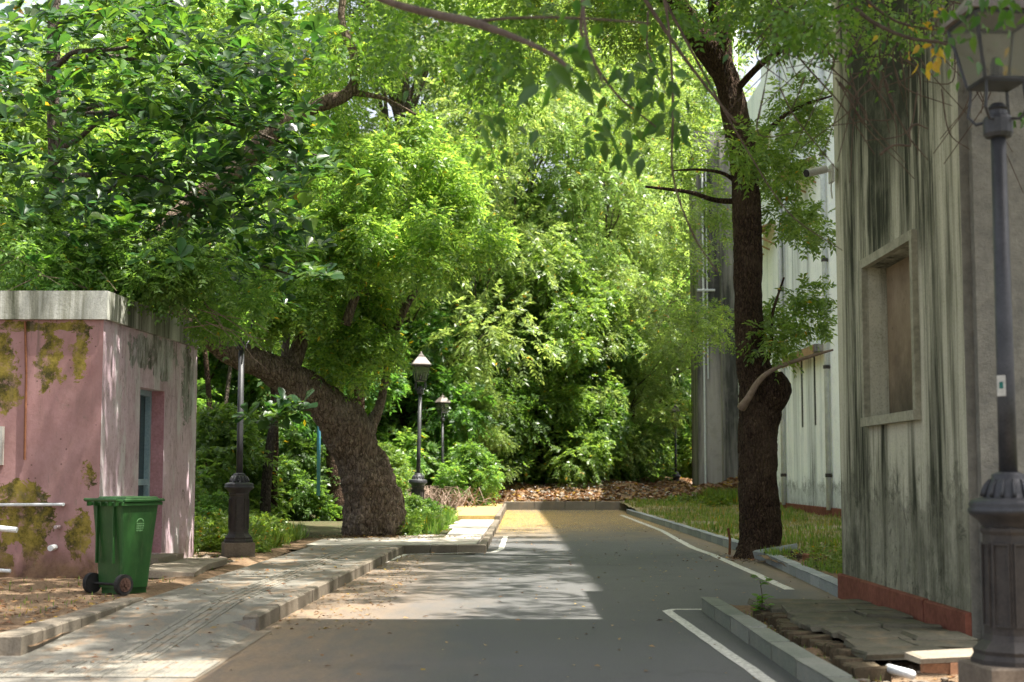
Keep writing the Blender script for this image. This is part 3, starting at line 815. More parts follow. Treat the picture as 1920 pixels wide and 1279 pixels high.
# --- tall white building further along
XT, YT0, YT1, HT = 8.84, 15.9, 58.0, 20.8
tb = empty('white_building', (XT, 50, 0), 0, 'tall white building with black streaks, drain pipes and grey corner block beyond the dark trunk', 'building')
offt = Vector((-XT, -50, 0))
def tbuild(m, name, mat, par=None, **k):
    o = m.build(name, mat, par or tb, **k)
    if par is None: o.location = offt
    return o
m = MB(); m.box(XT, 22, YT0 - 3, 51.5, 0, HT); m.box(XT, 22, 51.5, YT1 + 1, 0, 15.2)
tbuild(m, 'wall', M['wall_white'])
m = MB(); m.box(7.30, XT - 0.003, YT1, YT1 + 2.2, 0, 14.9)
tbuild(m, 'corner_block', M['wall_grey'])
m = MB(); m.box(8.20, XT - 0.003, YT1 - 0.5, YT1 - 0.003, 0, 14.5)
tbuild(m, 'pilaster', M['wall_grey'])
for a in np.arange(16.2, 57, 1.5):
    m = MB(); m.bevbox(XT - 0.06, XT - 0.002, a + .01, a + 1.49, -0.02, 0.36, 0.01, 0.003); tbuild(m, 'plinth_panel', M['red'])
for yy, zt in ((41.0, 19), (47.8, 19), (56.6, 19), (34, 19)):
    m = MB(); m.tube([(XT - 0.10, yy, 0.3), (XT - 0.10, yy, zt)], 0.075, 10); p = tbuild(m, 'drain_pipe', M['pvc'], smooth=True)
    for zc in np.arange(1.2, 18, 3.0):
        m = MB(); m.lathe([(0.095, 0), (0.095, 0.10)], 10, (XT - 0.10, yy, zc)); m.box(XT - 0.1, XT - 0.002, yy - 0.03, yy + 0.03, zc + 0.03, zc + 0.06)
        m.build('pipe_bracket', M['iron_brown'], p)
m = MB(); m.tube([(7.55, YT1 - 0.06, 0.5), (7.55, YT1 - 0.06, 14)], 0.04, 8); m.tube([(7.7, YT1 - 0.06, 5.0), (7.7, YT1 - 0.06, 14)], 0.03, 8)
m.tube([(7.3, YT1 - 0.1, 8.5), (8.0, YT1 - 0.1, 8.5)], 0.05, 8); tbuild(m, 'drain_pipe', M['pvc'])
def awning(y0, y1, z, tilt=0.35, n=6):
    a = empty('sunshade'); a.parent = tb; a.location = offt
    for i in range(n):
        f = i / n
        m = MB(); x0 = XT - 0.02 - 0.9 * f; x1 = XT - 0.02 - 0.9 * (f + 0.92 / n)
        z_ = z - 0.05 * (i % 2) * 0 - tilt * f
        m.add([(x0, y0, z_), (x0, y1, z_), (x1, y1, z_ - tilt * .92 / n), (x1, y0, z_ - tilt * .92 / n), (x0, y0, z_ + .05), (x0, y1, z_ + .05), (x1, y1, z_ + .05 - tilt * .92 / n), (x1, y0, z_ + .05 - tilt * .92 / n)],
              [(0, 1, 2, 3), (7, 6, 5, 4), (0, 4, 5, 1), (1, 5, 6, 2), (2, 6, 7, 3), (3, 7, 4, 0)])
        m.build('board', M['wood'], a)
    for yy in (y0 + .1, y1 - .1, (y0 + y1) / 2):
        m = MB(); m.tube([(XT, yy, z - 0.75), (XT - 0.85, yy, z - tilt)], 0.03, 5); m.build('strut', M['wood'], a)
za = D(1530, 325, 43).z
awning(42.3, 45.5, za + 0.35)
awning(49.5, 52.0, D(1420, 270, 51).z + 0.3)
awning(49.0, 51.5, D(1425, 420, 50).z - 0.1)
# canopy wall-box in the lower wall with boards
m = MB(); m.box(XT - 0.30, XT - 0.004, 41.6, 46.6, 4.75, 4.95); o = tbuild(m, 'ledge', M['wall_grey'])
for i in range(6):
    m = MB(); m.box(XT - 0.34, XT - 0.305, 41.7 + i * .8, 42.4 + i * .8, 4.60, 4.93, 0.01); m.build('board', M['wood'], o)
# dark run marks below the ledge are cut as shallow seams
for yy in (43.0, 44.9):
    m = MB(); m.box(XT - 0.02, XT - 0.002, yy, yy + 0.16, 2.7, 4.74); tbuild(m, 'stain', simple('black_stain', (0.02, 0.02, 0.02), (0.08, 0.08, 0.075), 4) if 'stain' not in M else M['stain'])
# --- cctv camera on the near building's far corner
cc = empty('security_camera', D(1556, 325, YF), 0, 'pale bullet security camera on a bracket at the corner of the streaked near building', 'security camera')
m = MB(); m.box(-0.03, 0.0, -0.22, -0.06, -0.13, 0.06); m.build('wall_plate', M['cam'], cc)
m = MB(); m.tube([(-0.03, -0.14, 0), (-0.09, -0.14, 0.0), (-0.13, -0.16, -0.01)], 0.018, 8); m.build('bracket', M['cam'], cc)
m = MB(); m.tube([(-0.07, -0.12, 0.02), (-0.29, -0.22, -0.045)], 0.042, 14); m.build('housing', M['cam'], cc, smooth=False)
m = MB(); m.tube([(-0.29, -0.22, -0.045), (-0.305, -0.227, -0.05)], 0.040, 14); m.build('lens', M['rubber'], cc)
m = MB(); m.tube([(-0.02, -0.14, -0.13), (-0.02, -0.14, -0.22), (-0.008, -0.13, -0.30)], 0.008, 6); m.build('cable', M['cam'], cc)

# --- pink hut
hx, hy = -4.69, 16.9
HR = R(-3.5)
hut = empty('pink_hut', (hx, hy, ZP), 0, 'small pink hut with peeling paint, grey parapet and narrow blue door', 'hut')
offh = Vector((-hx, -hy, -ZP))
SD = Vector((0.062, 1, 0)).normalized(); FD = Vector((-1, 0.0, 0))
C0 = Vector((hx, hy, 0)); C1 = C0 + SD * 3.95; C2 = C0 + FD * 5.0; C3 = C2 + SD * 3.95
ZR = 3.06
def hb(m, name, mat, par=None, smooth=False):
    o = m.build(name, mat, par or hut, smooth=smooth)
    if par is None: o.location = offh
    return o
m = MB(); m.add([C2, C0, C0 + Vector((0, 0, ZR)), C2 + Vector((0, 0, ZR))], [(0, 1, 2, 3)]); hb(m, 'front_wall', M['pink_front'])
m = MB(); dz0, dz1 = 0.28, 2.37
d0, d1 = 1.40, 2.42
wall_grid(m, C0, SD, (0, 0, 1), (-1, 0.06, 0), 3.95, ZR, [(d0, d1, dz0, dz1)], 0.27)
m.add([C1, C3, C3 + Vector((0, 0, ZR)), C1 + Vector((0, 0, ZR))], [(0, 1, 2, 3)])
m.add([C2 + Vector((0, 0, ZR)), C0 + Vector((0, 0, ZR)), C1 + Vector((0, 0, ZR)), C3 + Vector((0, 0, ZR))], [(0, 1, 2, 3)])
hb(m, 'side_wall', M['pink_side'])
m = MB()
o_ = 0.05
for a, b, dirv in ((C0, C2, 'f'), (C0, C1, 's')):
    pass
A0 = C0 + Vector((o_, -o_, 0)); A1 = C1 + Vector((o_, o_, 0)); A2 = C2 + Vector((0, -o_, 0)); A3 = C3 + Vector((0, o_, 0))
m.poly_prism([A2, A0, A1, A3], ZR + 0.002, ZR + 0.33)
hb(m, 'parapet', M['parapet'])
# door set back in the opening
dr = empty('door'); dr.parent = hut; dr.location = offh
Wn = Vector((-1, 0.06, 0)).normalized()
def dpt(u, w, z_): return C0 + SD * u + Wn * w + Vector((0, 0, z_))
def dbox(u0, u1, w0, w1, z0, z1):
    m = MB(); v = [dpt(u, w, zz) for zz in (z0, z1) for w in (w0, w1) for u in (u0, u1)]
    return m.add(v, [(0, 2, 3, 1), (4, 5, 7, 6), (0, 1, 5, 4), (2, 6, 7, 3), (0, 4, 6, 2), (1, 3, 7, 5)])
for bx in ((d0, d0 + .07, .17, .24, dz0, dz1), (d1 - .06, d1, .17, .24, dz0, dz1), (d0 + .07, d1 - .06, .17, .24, dz1 - .07, dz1), (d0 + .07, d1 - .06, .18, .23, 1.15, 1.23), (d0 + 0.07, d1 - .06, .18, .23, dz0, dz0 + .1)):
    dbox(*bx).build('door_frame', M['blue_metal'], dr)
dbox(d0, d1, .235, .255, dz0, dz1).build('glass', M['glass_dark'], dr)
dbox(d0 + .45, d0 + .50, .18, .23, dz0 + .1, dz1 - .07).build('door_stile', M['blue_metal'], dr)
dbox(d1 - 0.003, d1 - 0.001, 0.002, 0.168, dz0, dz1).build('door_reveal', M['pink_reveal'], dr)
hb(dbox(d0 - 0.05, d1 + .05, -0.28, 0.0, 0.05, 0.27), 'threshold', M['slab_pale'])
# pipes and fittings on the front wall
m = MB(); m.tube([D(47, 603, hy - .02), D(49, 700, hy - .02), D(46, 862, hy - .02)], 0.014, 7); hb(m, 'conduit', M['rust'])
m = MB(); m.tube([D(-60, 947, hy - .05), D(118, 946, hy - .05)], 0.018, 8); m.tube([D(118, 946, hy - .05), D(119, 946, hy)], 0.02, 8); hb(m, 'conduit', M['pvc'])
m = MB(); q = D(-8, 800, hy); m.box(q.x - .1, D(9, 800, hy).x, hy - .08, hy - .002, D(0, 872, hy).z, D(0, 800, hy).z); hb(m, 'meter_box', M['cam'])
m = MB(); q = D(103, 1026, hy); m.tube([q + Vector((0, 0, 0)), q + Vector((-0.01, -0.14, -0.005))], 0.034, 10); hb(m, 'drain_spout', M['pvc'])
m = MB(); q = D(112, 988, hy); m.tube([q + Vector((0, 0, 0)), q + Vector((-0.02, -0.10, 0.0))], 0.022, 8); hb(m, 'drain_spout', M['pipe_pink'])
for (px_, py_, L_) in ((33, 993, 0.9), (20, 1071, 0.7), (5, 1150, .4)):
    pass
a_, b_ = D(32, 994, 14.6), D(-60, 985, 14.6)
m = MB(); m.tube([a_, b_], 0.028, 10); m.tube([(a_.x - 0.45, a_.y, a_.z), (a_.x - .45, a_.y, 0.08)], 0.03, 8)
tag(m.build('pipe_rail', M['pvc']), 'upper pale pipe end poking in at the left edge before the hut', 'pipe')
a_, b_ = D(20, 1071, 15.2), D(-60, 1066, 15.2)
m = MB(); m.tube([a_, b_], 0.018, 10); m.tube([(a_.x - .4, a_.y, a_.z), (a_.x - .4, a_.y, 0.08)], 0.02, 8)
tag(m.build('pipe_rail', M['pvc']), 'lower thin pale pipe end near the ground at the left edge', 'pipe')
# slabs by the door
for i, (cx_, cy_, w_, l_, z_, rz_) in enumerate([(-3.98, 17.6, 0.62, 1.25, 0.20, 0.08), (-3.95, 18.75, 0.5, 0.9, 0.21, -0.1), (-4.3, 16.9, 0.3, .3, 0.12, .5)]):
    m = MB(); m.bevbox(-w_ / 2, w_ / 2, -l_ / 2, l_ / 2, -0.07, 0.0, 0.01, 0.01)
    tag(m.build('stone_slab', M['slab_pale'], loc=(cx_, cy_, z_), rot=(R(random.uniform(-2, 2)), R(2), rz_)),
        ['long grey slab lying on the earth before the blue door', 'shorter grey slab beyond the long one by the hut corner', 'small stone piece tucked against the hut beside the green bin'][i], 'slab')

# ================================================================== STREET LAMPS
def make_lamp():
    r = empty('street_lamp')
    m = MB(); m.bevbox(-0.215, 0.215, -0.215, 0.215, -0.4, 0.19, 0.01, 0.002); m.build('base_block', M['plinth'], r)
    m = MB(); o8 = math.pi / 8
    m.lathe([(0.215, 0.19), (0.215, 0.215), (0.20, 0.24), (0.205, 0.26), (0.175, 0.29), (0.155, 0.31)], 8, rot=o8)
    m.lathe([(0.155, 0.31), (0.145, 0.34), (0.140, 0.85), (0.150, 0.87), (0.150, 0.885), (0.135, 0.90)], 8, rot=o8)
    for k in range(8):          # raised frames on the eight faces
        a = k * math.pi / 4
        ca, sa = math.cos(a), math.sin(a)
        rr = 0.1335
        def q(u, z, d): return (ca * (rr + d) - sa * u, sa * (rr + d) + ca * u, z)
        for (u0, u1, z0, z1) in ((-0.045, -0.036, 0.38, 0.81), (0.036, 0.045, 0.38, 0.81), (-0.036, 0.036, 0.38, 0.39), (-0.036, 0.036, 0.80, 0.81)):
            v = [q(u, z, d) for d in (-0.004, 0.010) for z in (z0, z1) for u in (u0, u1)]
            m.add(v, [(4, 5, 7, 6), (0, 1, 5, 4), (2, 6, 7, 3), (0, 4, 6, 2), (1, 3, 7, 5)])
    m.build('pedestal', M['iron_brown'], r)
    m = MB()
    m.lathe([(0.135, 0.885), (0.145, 0.90), (0.165, 0.93), (0.200, 0.955), (0.212, 0.97), (0.212, 0.985), (0.200, 0.995), (0.208, 1.01), (0.196, 1.03), (0.165, 1.04),
             (0.135, 1.045), (0.128, 1.07), (0.115, 1.11), (0.095, 1.14), (0.085, 1.148), (0.088, 1.165), (0.062, 1.175), (0.050, 1.18)], 28)
    for k in range(14):         # acanthus ribs on the bell
        a = k * 2 * math.pi / 14
        m.tube([(math.cos(a) * rr_, math.sin(a) * rr_, z_) for rr_, z_ in ((0.138, 1.05), (0.132, 1.075), (0.119, 1.11), (0.098, 1.14))], [0.011, 0.012, 0.009, 0.004], 5)
    m.build('collar', M['iron'], r, smooth=True)
    m = MB(); m.lathe([(0.048, 1.17), (0.046, 1.6), (0.040, 2.98)], 20); m.build('pole', M['iron'], r, smooth=True)
    m = MB(); m.lathe([(0.042, 2.96), (0.068, 2.965), (0.078, 2.985), (0.078, 3.06), (0.070, 3.075), (0.055, 3.085), (0.05, 3.11), (0.06, 3.12), (0.03, 3.15)], 14)
    for k in range(4):
        a = k * math.pi / 2 + math.pi / 4
        m.tube([(math.cos(a) * rr_, math.sin(a) * rr_, z_) for rr_, z_ in ((0.045, 3.06), (0.12, 3.05), (0.165, 3.10), (0.15, 3.18), (0.145, 3.265))], 0.009, 5)
    m.build('lantern_bracket', M['iron'], r)
    zb, zt, hb_, ht_ = 3.26, 3.60, 0.115, 0.185
    m = MB()
    for a, b in ((-1, -1), (1, -1), (1, 1), (-1, 1)):
        m.tube([(a * hb_, b * hb_, zb), (a * ht_, b * ht_, zt)], 0.011, 5)
    for h_, z_ in ((hb_, zb), (ht_, zt)):
        m.tube([(-h_, -h_, z_), (h_, -h_, z_), (h_, h_, z_), (-h_, h_, z_), (-h_, -h_, z_)], 0.011, 5)
    m.box(-hb_, hb_, -hb_, hb_, zb - 0.015, zb - 0.005)
    m.lathe([(0.03, zb), (0.035, zb + 0.1), (0.02, zb + 0.14)], 8)
    m.build('lantern_frame', M['iron'], r)
    for k in range(4):
        a = k * math.pi / 2; ca, sa = math.cos(a), math.sin(a)
        def q(u, rr_, z): return (ca * rr_ - sa * u, sa * rr_ + ca * u, z)
        m = MB(); v = [q(-hb_ + .012, hb_ - d, zb + .01) for d in (0, .004)] + [q(hb_ - .012, hb_ - d, zb + .01) for d in (0, .004)] + \
            [q(ht_ - .012, ht_ - d, zt - .01) for d in (0, .004)] + [q(-ht_ + .012, ht_ - d, zt - .01) for d in (0, .004)]
        m.add(v, [(0, 2, 4, 6), (1, 7, 5, 3), (0, 1, 3, 2), (2, 3, 5, 4), (4, 5, 7, 6), (6, 7, 1, 0)])
        m.build('pane', M['pane'], r)
    m = MB(); m.frustum((0, 0, zt + .012), .215, .215, (0, 0, zt + .035), .215, .215)
    m.frustum((0, 0, zt + .036), .205, .205, (0, 0, zt + .20), .085, .085)
    m.frustum((0, 0, zt + .201), .07, .07, (0, 0, zt + .25), .055, .055)
    m.lathe([(0.06, zt + .251), (0.02, zt + .28), (0.024, zt + .30), (0.004, zt + .33)], 8)
    m.build('lantern_roof', M['lamp_roof'], r)
    return r
lamp = make_lamp()
LG = 'cast iron street lamps along the road'
lamps = [(1887, 9.0 * .8667, 'nearest black street lamp beside the broken slabs at the streaked wall', 0.1),
         (451, None, 'black street lamp at the hut corner with its lantern hidden in leaves', 0.3),
         (783, None, 'street lamp with brown lantern roof just beyond the leaning trunk', 0.2),
         (830, None, 'thin dark street lamp by the dry brush where the pavement turns yellow', 0.6),
         (1266, None, 'distant street lamp standing in leaf litter before the grey block', 0.0)]
Ys = [7.80, 21.35, 33.4, 51.0, 60.5]
for i, (px_, _, lab, rz) in enumerate(lamps):
    o = lamp if i == 0 else copy_tree(lamp)
    X_ = (px_ - 960) / F * Ys[i]
    o.location = (X_, Ys[i], ZP if i < 3 else (0.12 if i == 3 else 0.2)); o.rotation_euler = (0, R(1.1) if i == 2 else 0, rz)
    tag(o, lab, 'street lamp', LG)
# small sticker plate on the nearest pole
m = MB(); m.bevbox(-0.022, 0.022, -0.004, 0.0, -0.055, 0.055, 0.003); o = m.build('number_plate', M['cam'], lamp, loc=(-0.038, -0.032, 1.63)); o.rotation_euler = (0, 0, -0.6)
m = MB(); m.box(-0.010, 0.010, -0.0065, -0.0042, -0.015, 0.02); m.build('plate_mark', simple('green_mark', (0.02, 0.12, 0.10), (0.03, 0.18, 0.15), 9), o)

# ================================================================== BIN
bn = empty('wheelie_bin', G(228, 1112, ZP), R(-35), 'green two-wheeled rubbish bin on the bare earth before the pink hut', 'bin')
m = MB()
NB = 7
prof = [(0.06, 0.165, 0.20), (0.30, 0.185, 0.215), (0.60, 0.205, 0.24), (0.88, 0.225, 0.265)]
v = []
for z_, hw, hd in prof:
    r_ = 0.035; pts = []
    for cx_, cy_, a0 in ((hw - r_, -hd * .8 + r_ - 0, -90), (hw - r_, hd - r_, 0), (-hw + r_, hd - r_, 90), (-hw + r_, -hd * .8 + r_, 180)):
        for k in range(4):
            a = R(a0 + 30 * k); pts.append((cx_ + r_ * math.cos(a), cy_ + r_ * math.sin(a), z_))
    v += pts
n_ = 16
f = [(k * n_ + i, k * n_ + (i + 1) % n_, (k + 1) * n_ + (i + 1) % n_, (k + 1) * n_ + i) for k in range(3) for i in range(n_)] + [tuple(reversed(range(n_)))]
m.add(v, f)
m.box(-0.14, 0.14, -0.13, 0.19, 0.0, 0.07)
m.bevbox(-0.245, 0.245, -0.235, 0.285, 0.86, 0.895, 0.008)
for k in (-0.12, 0.12): m.box(k - .008, k + .008, -0.232, -0.20, 0.30, 0.86)
m.build('body', M['bin'], bn)
m = MB(); m.bevbox(-0.255, 0.255, -0.20, 0.305, 0.897, 0.925, 0.012); m.bevbox(-0.21, 0.21, -0.15, 0.26, 0.925, 0.945, 0.015); m.build('lid', M['bin'], bn)
m = MB(); m.tube([(-0.235, -0.22, 0.90), (-0.235, -0.285, 0.915), (0.235, -0.285, 0.915), (0.235, -0.22, 0.90)], 0.016, 8)
for k in range(5): m.box(-0.20 + k * .1 - .006, -0.20 + k * .1 + .006, -0.285, -0.235, 0.855, 0.905)
m.build('handle', M['bin'], bn)
for s_ in (-1, 1):
    m = MB(); m.tube([(s_ * .205, -0.175, .1), (s_ * .255, -0.175, .1)], 0.1, 22); w_ = m.build('wheel', M['rubber'], bn)
    m = MB(); m.tube([(s_ * .255, -0.175, .1), (s_ * .259, -0.175, .1)], 0.068, 18)
    for k in range(6):
        a = k * math.pi / 3; m.box(s_ * .2585, s_ * .264, -0.175 + .04 * math.cos(a) - .01, -0.175 + .04 * math.cos(a) + .01, .1 + .04 * math.sin(a) - .01, .1 + .04 * math.sin(a) + .01)
    m.tube([(s_ * .259, -0.175, .1), (s_ * .27, -0.175, .1)], 0.02, 10)
    m.build('hub', M['hub'], w_)
m = MB(); m.tube([(-.2, -.175, .1), (.2, -.175, .1)], .012, 8); m.build('axle', M['rubber'], bn)
mk = simple('faded_print', (0.10, 0.26, 0.09), (0.20, 0.36, 0.17), 60, bump=0)
m = MB()
def sd(y_, z_): return (0.1745 + (z_ - 0.06) * 0.0732 + 0.0045, y_, z_)
def sbar(y0, y1, z0, z1):
    v = [sd(y0, z0), sd(y1, z0), sd(y1, z1), sd(y0, z1)]
    m.add(v, [(0, 1, 2, 3)])
for k in range(9):
    a0, a1 = math.pi * k / 9, math.pi * (k + 1) / 9
    p = [(0.02 - .045 * math.cos(a0), .70 + .035 * math.sin(a0)), (0.02 - .045 * math.cos(a1), .70 + .035 * math.sin(a1)), (0.02 - .035 * math.cos(a1), .70 + .026 * math.sin(a1)), (0.02 - .035 * math.cos(a0), .70 + .026 * math.sin(a0))]
    m.add([sd(*q_) for q_ in p], [(0, 1, 2, 3)])
for r_i in range(4):
    yy = -0.02
    while yy < 0.06:
        w_ = random.uniform(.006, .014); sbar(yy, yy + w_, .675 - r_i * .022, .688 - r_i * .022); yy += w_ + .006
m.build('faded_print', mk, bn)

# ================================================================== SMALL THINGS
m = MB(); m.tube([D(598, 640, 36), D(598, 800, 36), D(597, 930, 36)], 0.045, 10)
tag(m.build('blue_pole', M['blue_paint'], smooth=True), 'thin light blue pole behind the leaning trunk', 'pole')
m = MB(); q = G(1368, 1040, 0); m.tube([q, q + Vector((0.01, 0, .25)), q + Vector((-0.02, 0, .42))], 0.022, 7)
tag(m.build('rusty_stake', M['rust']), 'short rusty stake at the kerb end beside the dark trunk', 'stake')
m = MB(); m.bevbox(-.3, .3, -.16, .16, -.06, .10, .03, .02)
tag(m.build('kerb_block', M['kerb_grey'], loc=(3.98, 22.4, .10), rot=(0, R(-9), R(22))), 'loose tilted grey kerb block at the foot of the dark trunk', 'kerb block')
q = G(1680, 1262, .03); m = MB(); m.tube([q + Vector((-.03, .07, .02)), q + Vector((.06, -.16, .01))], .03, 12)
tag(m.build('white_pipe', M['pvc'], smooth=True), 'short white pipe piece lying in rubble at the bottom right', 'pipe')

# broken paving between the mossy kerb and the streaked wall
pv = empty('broken_paving', (2.6, 11, 0), 0, 'broken mossy stone slabs on a crumbling brick edge beside the red wall base', 'paving')
po = Vector((-2.6, -11, 0))
def pbuild(m, nm, mat, loc, rot=(0, 0, 0)):
    return m.build(nm, mat, pv, loc=tuple(Vector(loc) + po), rot=rot)
yy = 10.05
while yy < 14.1:
    d = random.uniform(0.36, 0.52)
    f_ = (yy - 9.8) / 4.3
    xin = 2.42 + 0.06 * math.sin(yy * 3) - 0.06 * f_
    xw = XW - 0.07
    # two or three slabs in a course
    cuts = [xin, xin + (xw - xin) * random.uniform(.4, .6), xw]
    for a, b in zip(cuts[:-1], cuts[1:]):
        if yy < 10.6 and b == xw and random.random() < .35: continue
        m = MB(); m.bevbox(-(b - a) / 2 + .008, (b - a) / 2 - .008, -d / 2 + .008, d / 2 - .008, -.05, 0, .012, .010)
        pbuild(m, 'slab', M['slab'], ((a + b) / 2, yy + d / 2, 0.095 + random.uniform(-.012, .016)), (R(random.uniform(-2, 2)), R(random.uniform(-2.5, 2)), R(random.uniform(-3, 3))))
    yy += d
yy = 9.7
while yy < 13.9:
    m = MB(); m.bevbox(-.115, .115, -.05, .05, -.13, 0, .012, .008)
    pbuild(m, 'brick', M['brick_moss'], (2.36 + 0.06 * math.sin(yy * 3) + random.uniform(-.02, .02), yy, .05 + random.uniform(-.03, .015)), (R(random.uniform(-5, 5)), R(random.uniform(-5, 5)), R(random.uniform(-6, 6))))
    yy += .108
# the pale slab propped on bricks
m = MB(); m.bevbox(-.42, .42, -.13, .13, -.055, 0, .015, .014)
pbuild(m, 'slab', M['slab_pale'], (2.98, 9.62, .175), (R(4), R(-2), R(4)))
for i in range(5):
    m = MB(); m.bevbox(-.10, .10, -.05, .05, -.075, 0, .01, .008)
    pbuild(m, 'brick', M['brick'], (2.70 + i * .205 * .8, 9.53, .115), (0, R(random.uniform(-3, 3)), R(random.uniform(-8, 8))))
# low brick line and slabs behind the trunk
pv2 = empty('brick_edging', (5, 19, 0), 0, 'low line of old bricks on the verge behind the dark trunk', 'brick edging')
for i in range(26):
    m = MB(); m.bevbox(-.11, .11, -.055, .055, -.06, .05, .012, .01)
    m.build('brick', M['brick'] if i % 3 else M['brick_moss'], pv2, loc=(-0.9 + (i % 13) * .25, 2.3 - 0.9 * (i // 13) + random.uniform(-.06, .06), .16), rot=(0, R(random.uniform(-6, 6)), R(random.uniform(-14, 14))))

def scatter(name, mat, n, fx, zf, s0, s1, label=None, up=0.2, kind='stuff', cat=None, T=T_DIA, asp=.55):
    P = np.array([fx() for _ in range(n)]); Z = np.array([zf(p[0], p[1]) for p in P])
    O = np.column_stack([P[:, 0], P[:, 1], Z + 0.006])
    a = rng.random(n) * 6.283
    Dv = np.column_stack([np.cos(a), np.sin(a), rng.normal(size=n) * 0.15])
    Nv = np.column_stack([rng.normal(size=n) * up, rng.normal(size=n) * up, np.ones(n)])
    L = s0 + (s1 - s0) * rng.random(n)
    me = leaf_mesh(name, O, Dv, Nv, L, L * asp, mat, T)
    return tag(link_mesh(name, me), label, cat, None, kind)
def stones(name, mat, n, fx, zf, s0, s1, label=None, cat=None):
    ico = bmesh.new(); bmesh.ops.create_icosphere(ico, subdivisions=1, radius=1)
    bv = np.array([v.co[:] for v in ico.verts]); bf = [[v.index for v in f.verts] for f in ico.faces]; ico.free()
    V = []; Fc = []
    for i in range(n):
        x_, y_ = fx(); s_ = s0 + (s1 - s0) * random.random() ** 2
        sc = np.array([1, random.uniform(.6, 1), random.uniform(.35, .7)]) * s_
        a = random.uniform(0, 6.28); ca, sa = math.cos(a), math.sin(a)
        vv = bv * (1 + rng.normal(size=(len(bv), 1)) * .14) * sc
        vv = np.column_stack([vv[:, 0] * ca - vv[:, 1] * sa + x_, vv[:, 0] * sa + vv[:, 1] * ca + y_, vv[:, 2] + zf(x_, y_) + s_ * .15])
        b = len(V) * len(bv); V.append(vv); Fc += [[q_ + b for q_ in f_] for f_ in bf]
    me = bpy.data.meshes.new(name); me.from_pydata(np.concatenate(V).tolist(), [], Fc); me.materials.append(mat); me.update()
    return tag(link_mesh(name, me), label, cat, None, 'stuff')
U = random.uniform
scatter('fallen_leaves', M['litter'], 420, lambda: (U(-2, 3.6), U(8.5, 40)), lambda x, y: 0.002, .03, .07, 'scattered dry leaves on the asphalt')
scatter('fallen_leaves', M['petal'], 260, lambda: (U(-2, 3.6), U(8.5, 40)), lambda x, y: 0.002, .015, .04, 'small yellow leaves scattered on the asphalt')
scatter('fallen_leaves', M['litter'], 260, lambda: (U(-3.4, -2.1), U(9, 24)), lambda x, y: path_z(y) + .008, .03, .07, 'dry leaves on the concrete path')
scatter('fallen_leaves', M['litter'], 3000, lambda: (U(-7.5, -3.7), U(10.9, 23)), lambda x, y: ZP - 0.01, .03, .09, 'leaf litter on the bare earth round the hut')
scatter('fallen_leaves', M['litter'], 900, lambda: (U(1.95, 3.4), U(8, 14.3)), soil, .03, .07, 'leaf litter among the broken slabs')
scatter('fallen_leaves', M['litter'], 500, lambda: (3.86 + random.gauss(0, .35), 22.9 + random.gauss(0, .5)), lambda x, y: 0.01 if x < 3.75 else ZP, .03, .07, 'dry leaves gathered round the foot of the dark trunk', up=.5)
stones('rubble', M['stone'], 160, lambda: (3.75 + random.gauss(0, .22), 22.6 + random.gauss(0, .35)), lambda x, y: 0.0 if x < 3.75 else ZP, .01, .04, 'small stones round the foot of the dark trunk')
scatter('fallen_leaves', M['litter'], 700, lambda: (U(-2.05, -1.2), U(12.5, 24)), lambda x, y: 0.002, .02, .06, 'dry leaves gathered along the path kerb')
scatter('fallen_leaves', M['litter'], 900, lambda: (-2.6 + random.gauss(0, .8), 27.6 + random.gauss(0, .6)), lambda x, y: ZP + .004, .03, .07, 'dry leaves round the leaning trunk')
scatter('fallen_blossoms', M['petal'], 9000, lambda: (-0.3 + 4.1 * random.random() ** 1.5, 33 + 20 * random.random() ** .8), lambda x, y: 0.001, .015, .04, 'yellow blossoms carpeting the far end of the road')
scatter('leaf_litter', M['litter'], 26000, lambda: (U(-6, 11), 53.6 + 8 * random.random() ** 1.4), bank, .08, .22, 'brown leaf litter heaped behind the end kerb', up=.8)
paper = simple('paper_scraps', (0.32, 0.34, 0.35), (0.55, 0.56, 0.57), 20, bump=0)
scatter('paper_scraps', paper, 240, lambda: (random.gauss(2.6, 2.2), 53.7 + 3.5 * random.random()), lambda x, y: bank(x, y) + .05, .04, .12, 'pale scraps of rubbish in the leaf bank', up=.7)
stones('rubble', M['stone'], 420, lambda: (random.gauss(3.2, 2.0), U(53.7, 57.5)), bank, .04, .13, 'rubble stones in the leaf bank')
stones('rubble', M['stone'], 900, lambda: (U(1.95, 3.45), 7.6 + 2.3 * random.random()), soil, .012, .05, 'rubble and brick chips beside the nearest lamp')
stones('rubble', M['stone'], 1500, lambda: (U(-7.5, -3.7), U(11, 23)), lambda x, y: ZP - .03, .006, .03, 'pebbles in the bare earth before the hut')
stones('rubble', M['stone'], 260, lambda: (U(-5.0, -3.7), U(17, 22)), lambda x, y: ZP - .02, .02, .08, 'broken stones along the hut side')
stones('rubble', M['brick_moss'], 300, lambda: (U(3.8, 6.5), U(16.5, 22.5)), lambda x, y: ZP, .02, .08, 'mossy stones on the verge behind the trunk')
stones('rubble', M['stone'], 500, lambda: (U(1.95, 3.4), U(10, 14.3)), soil, .01, .035, 'gravel among the broken slabs')

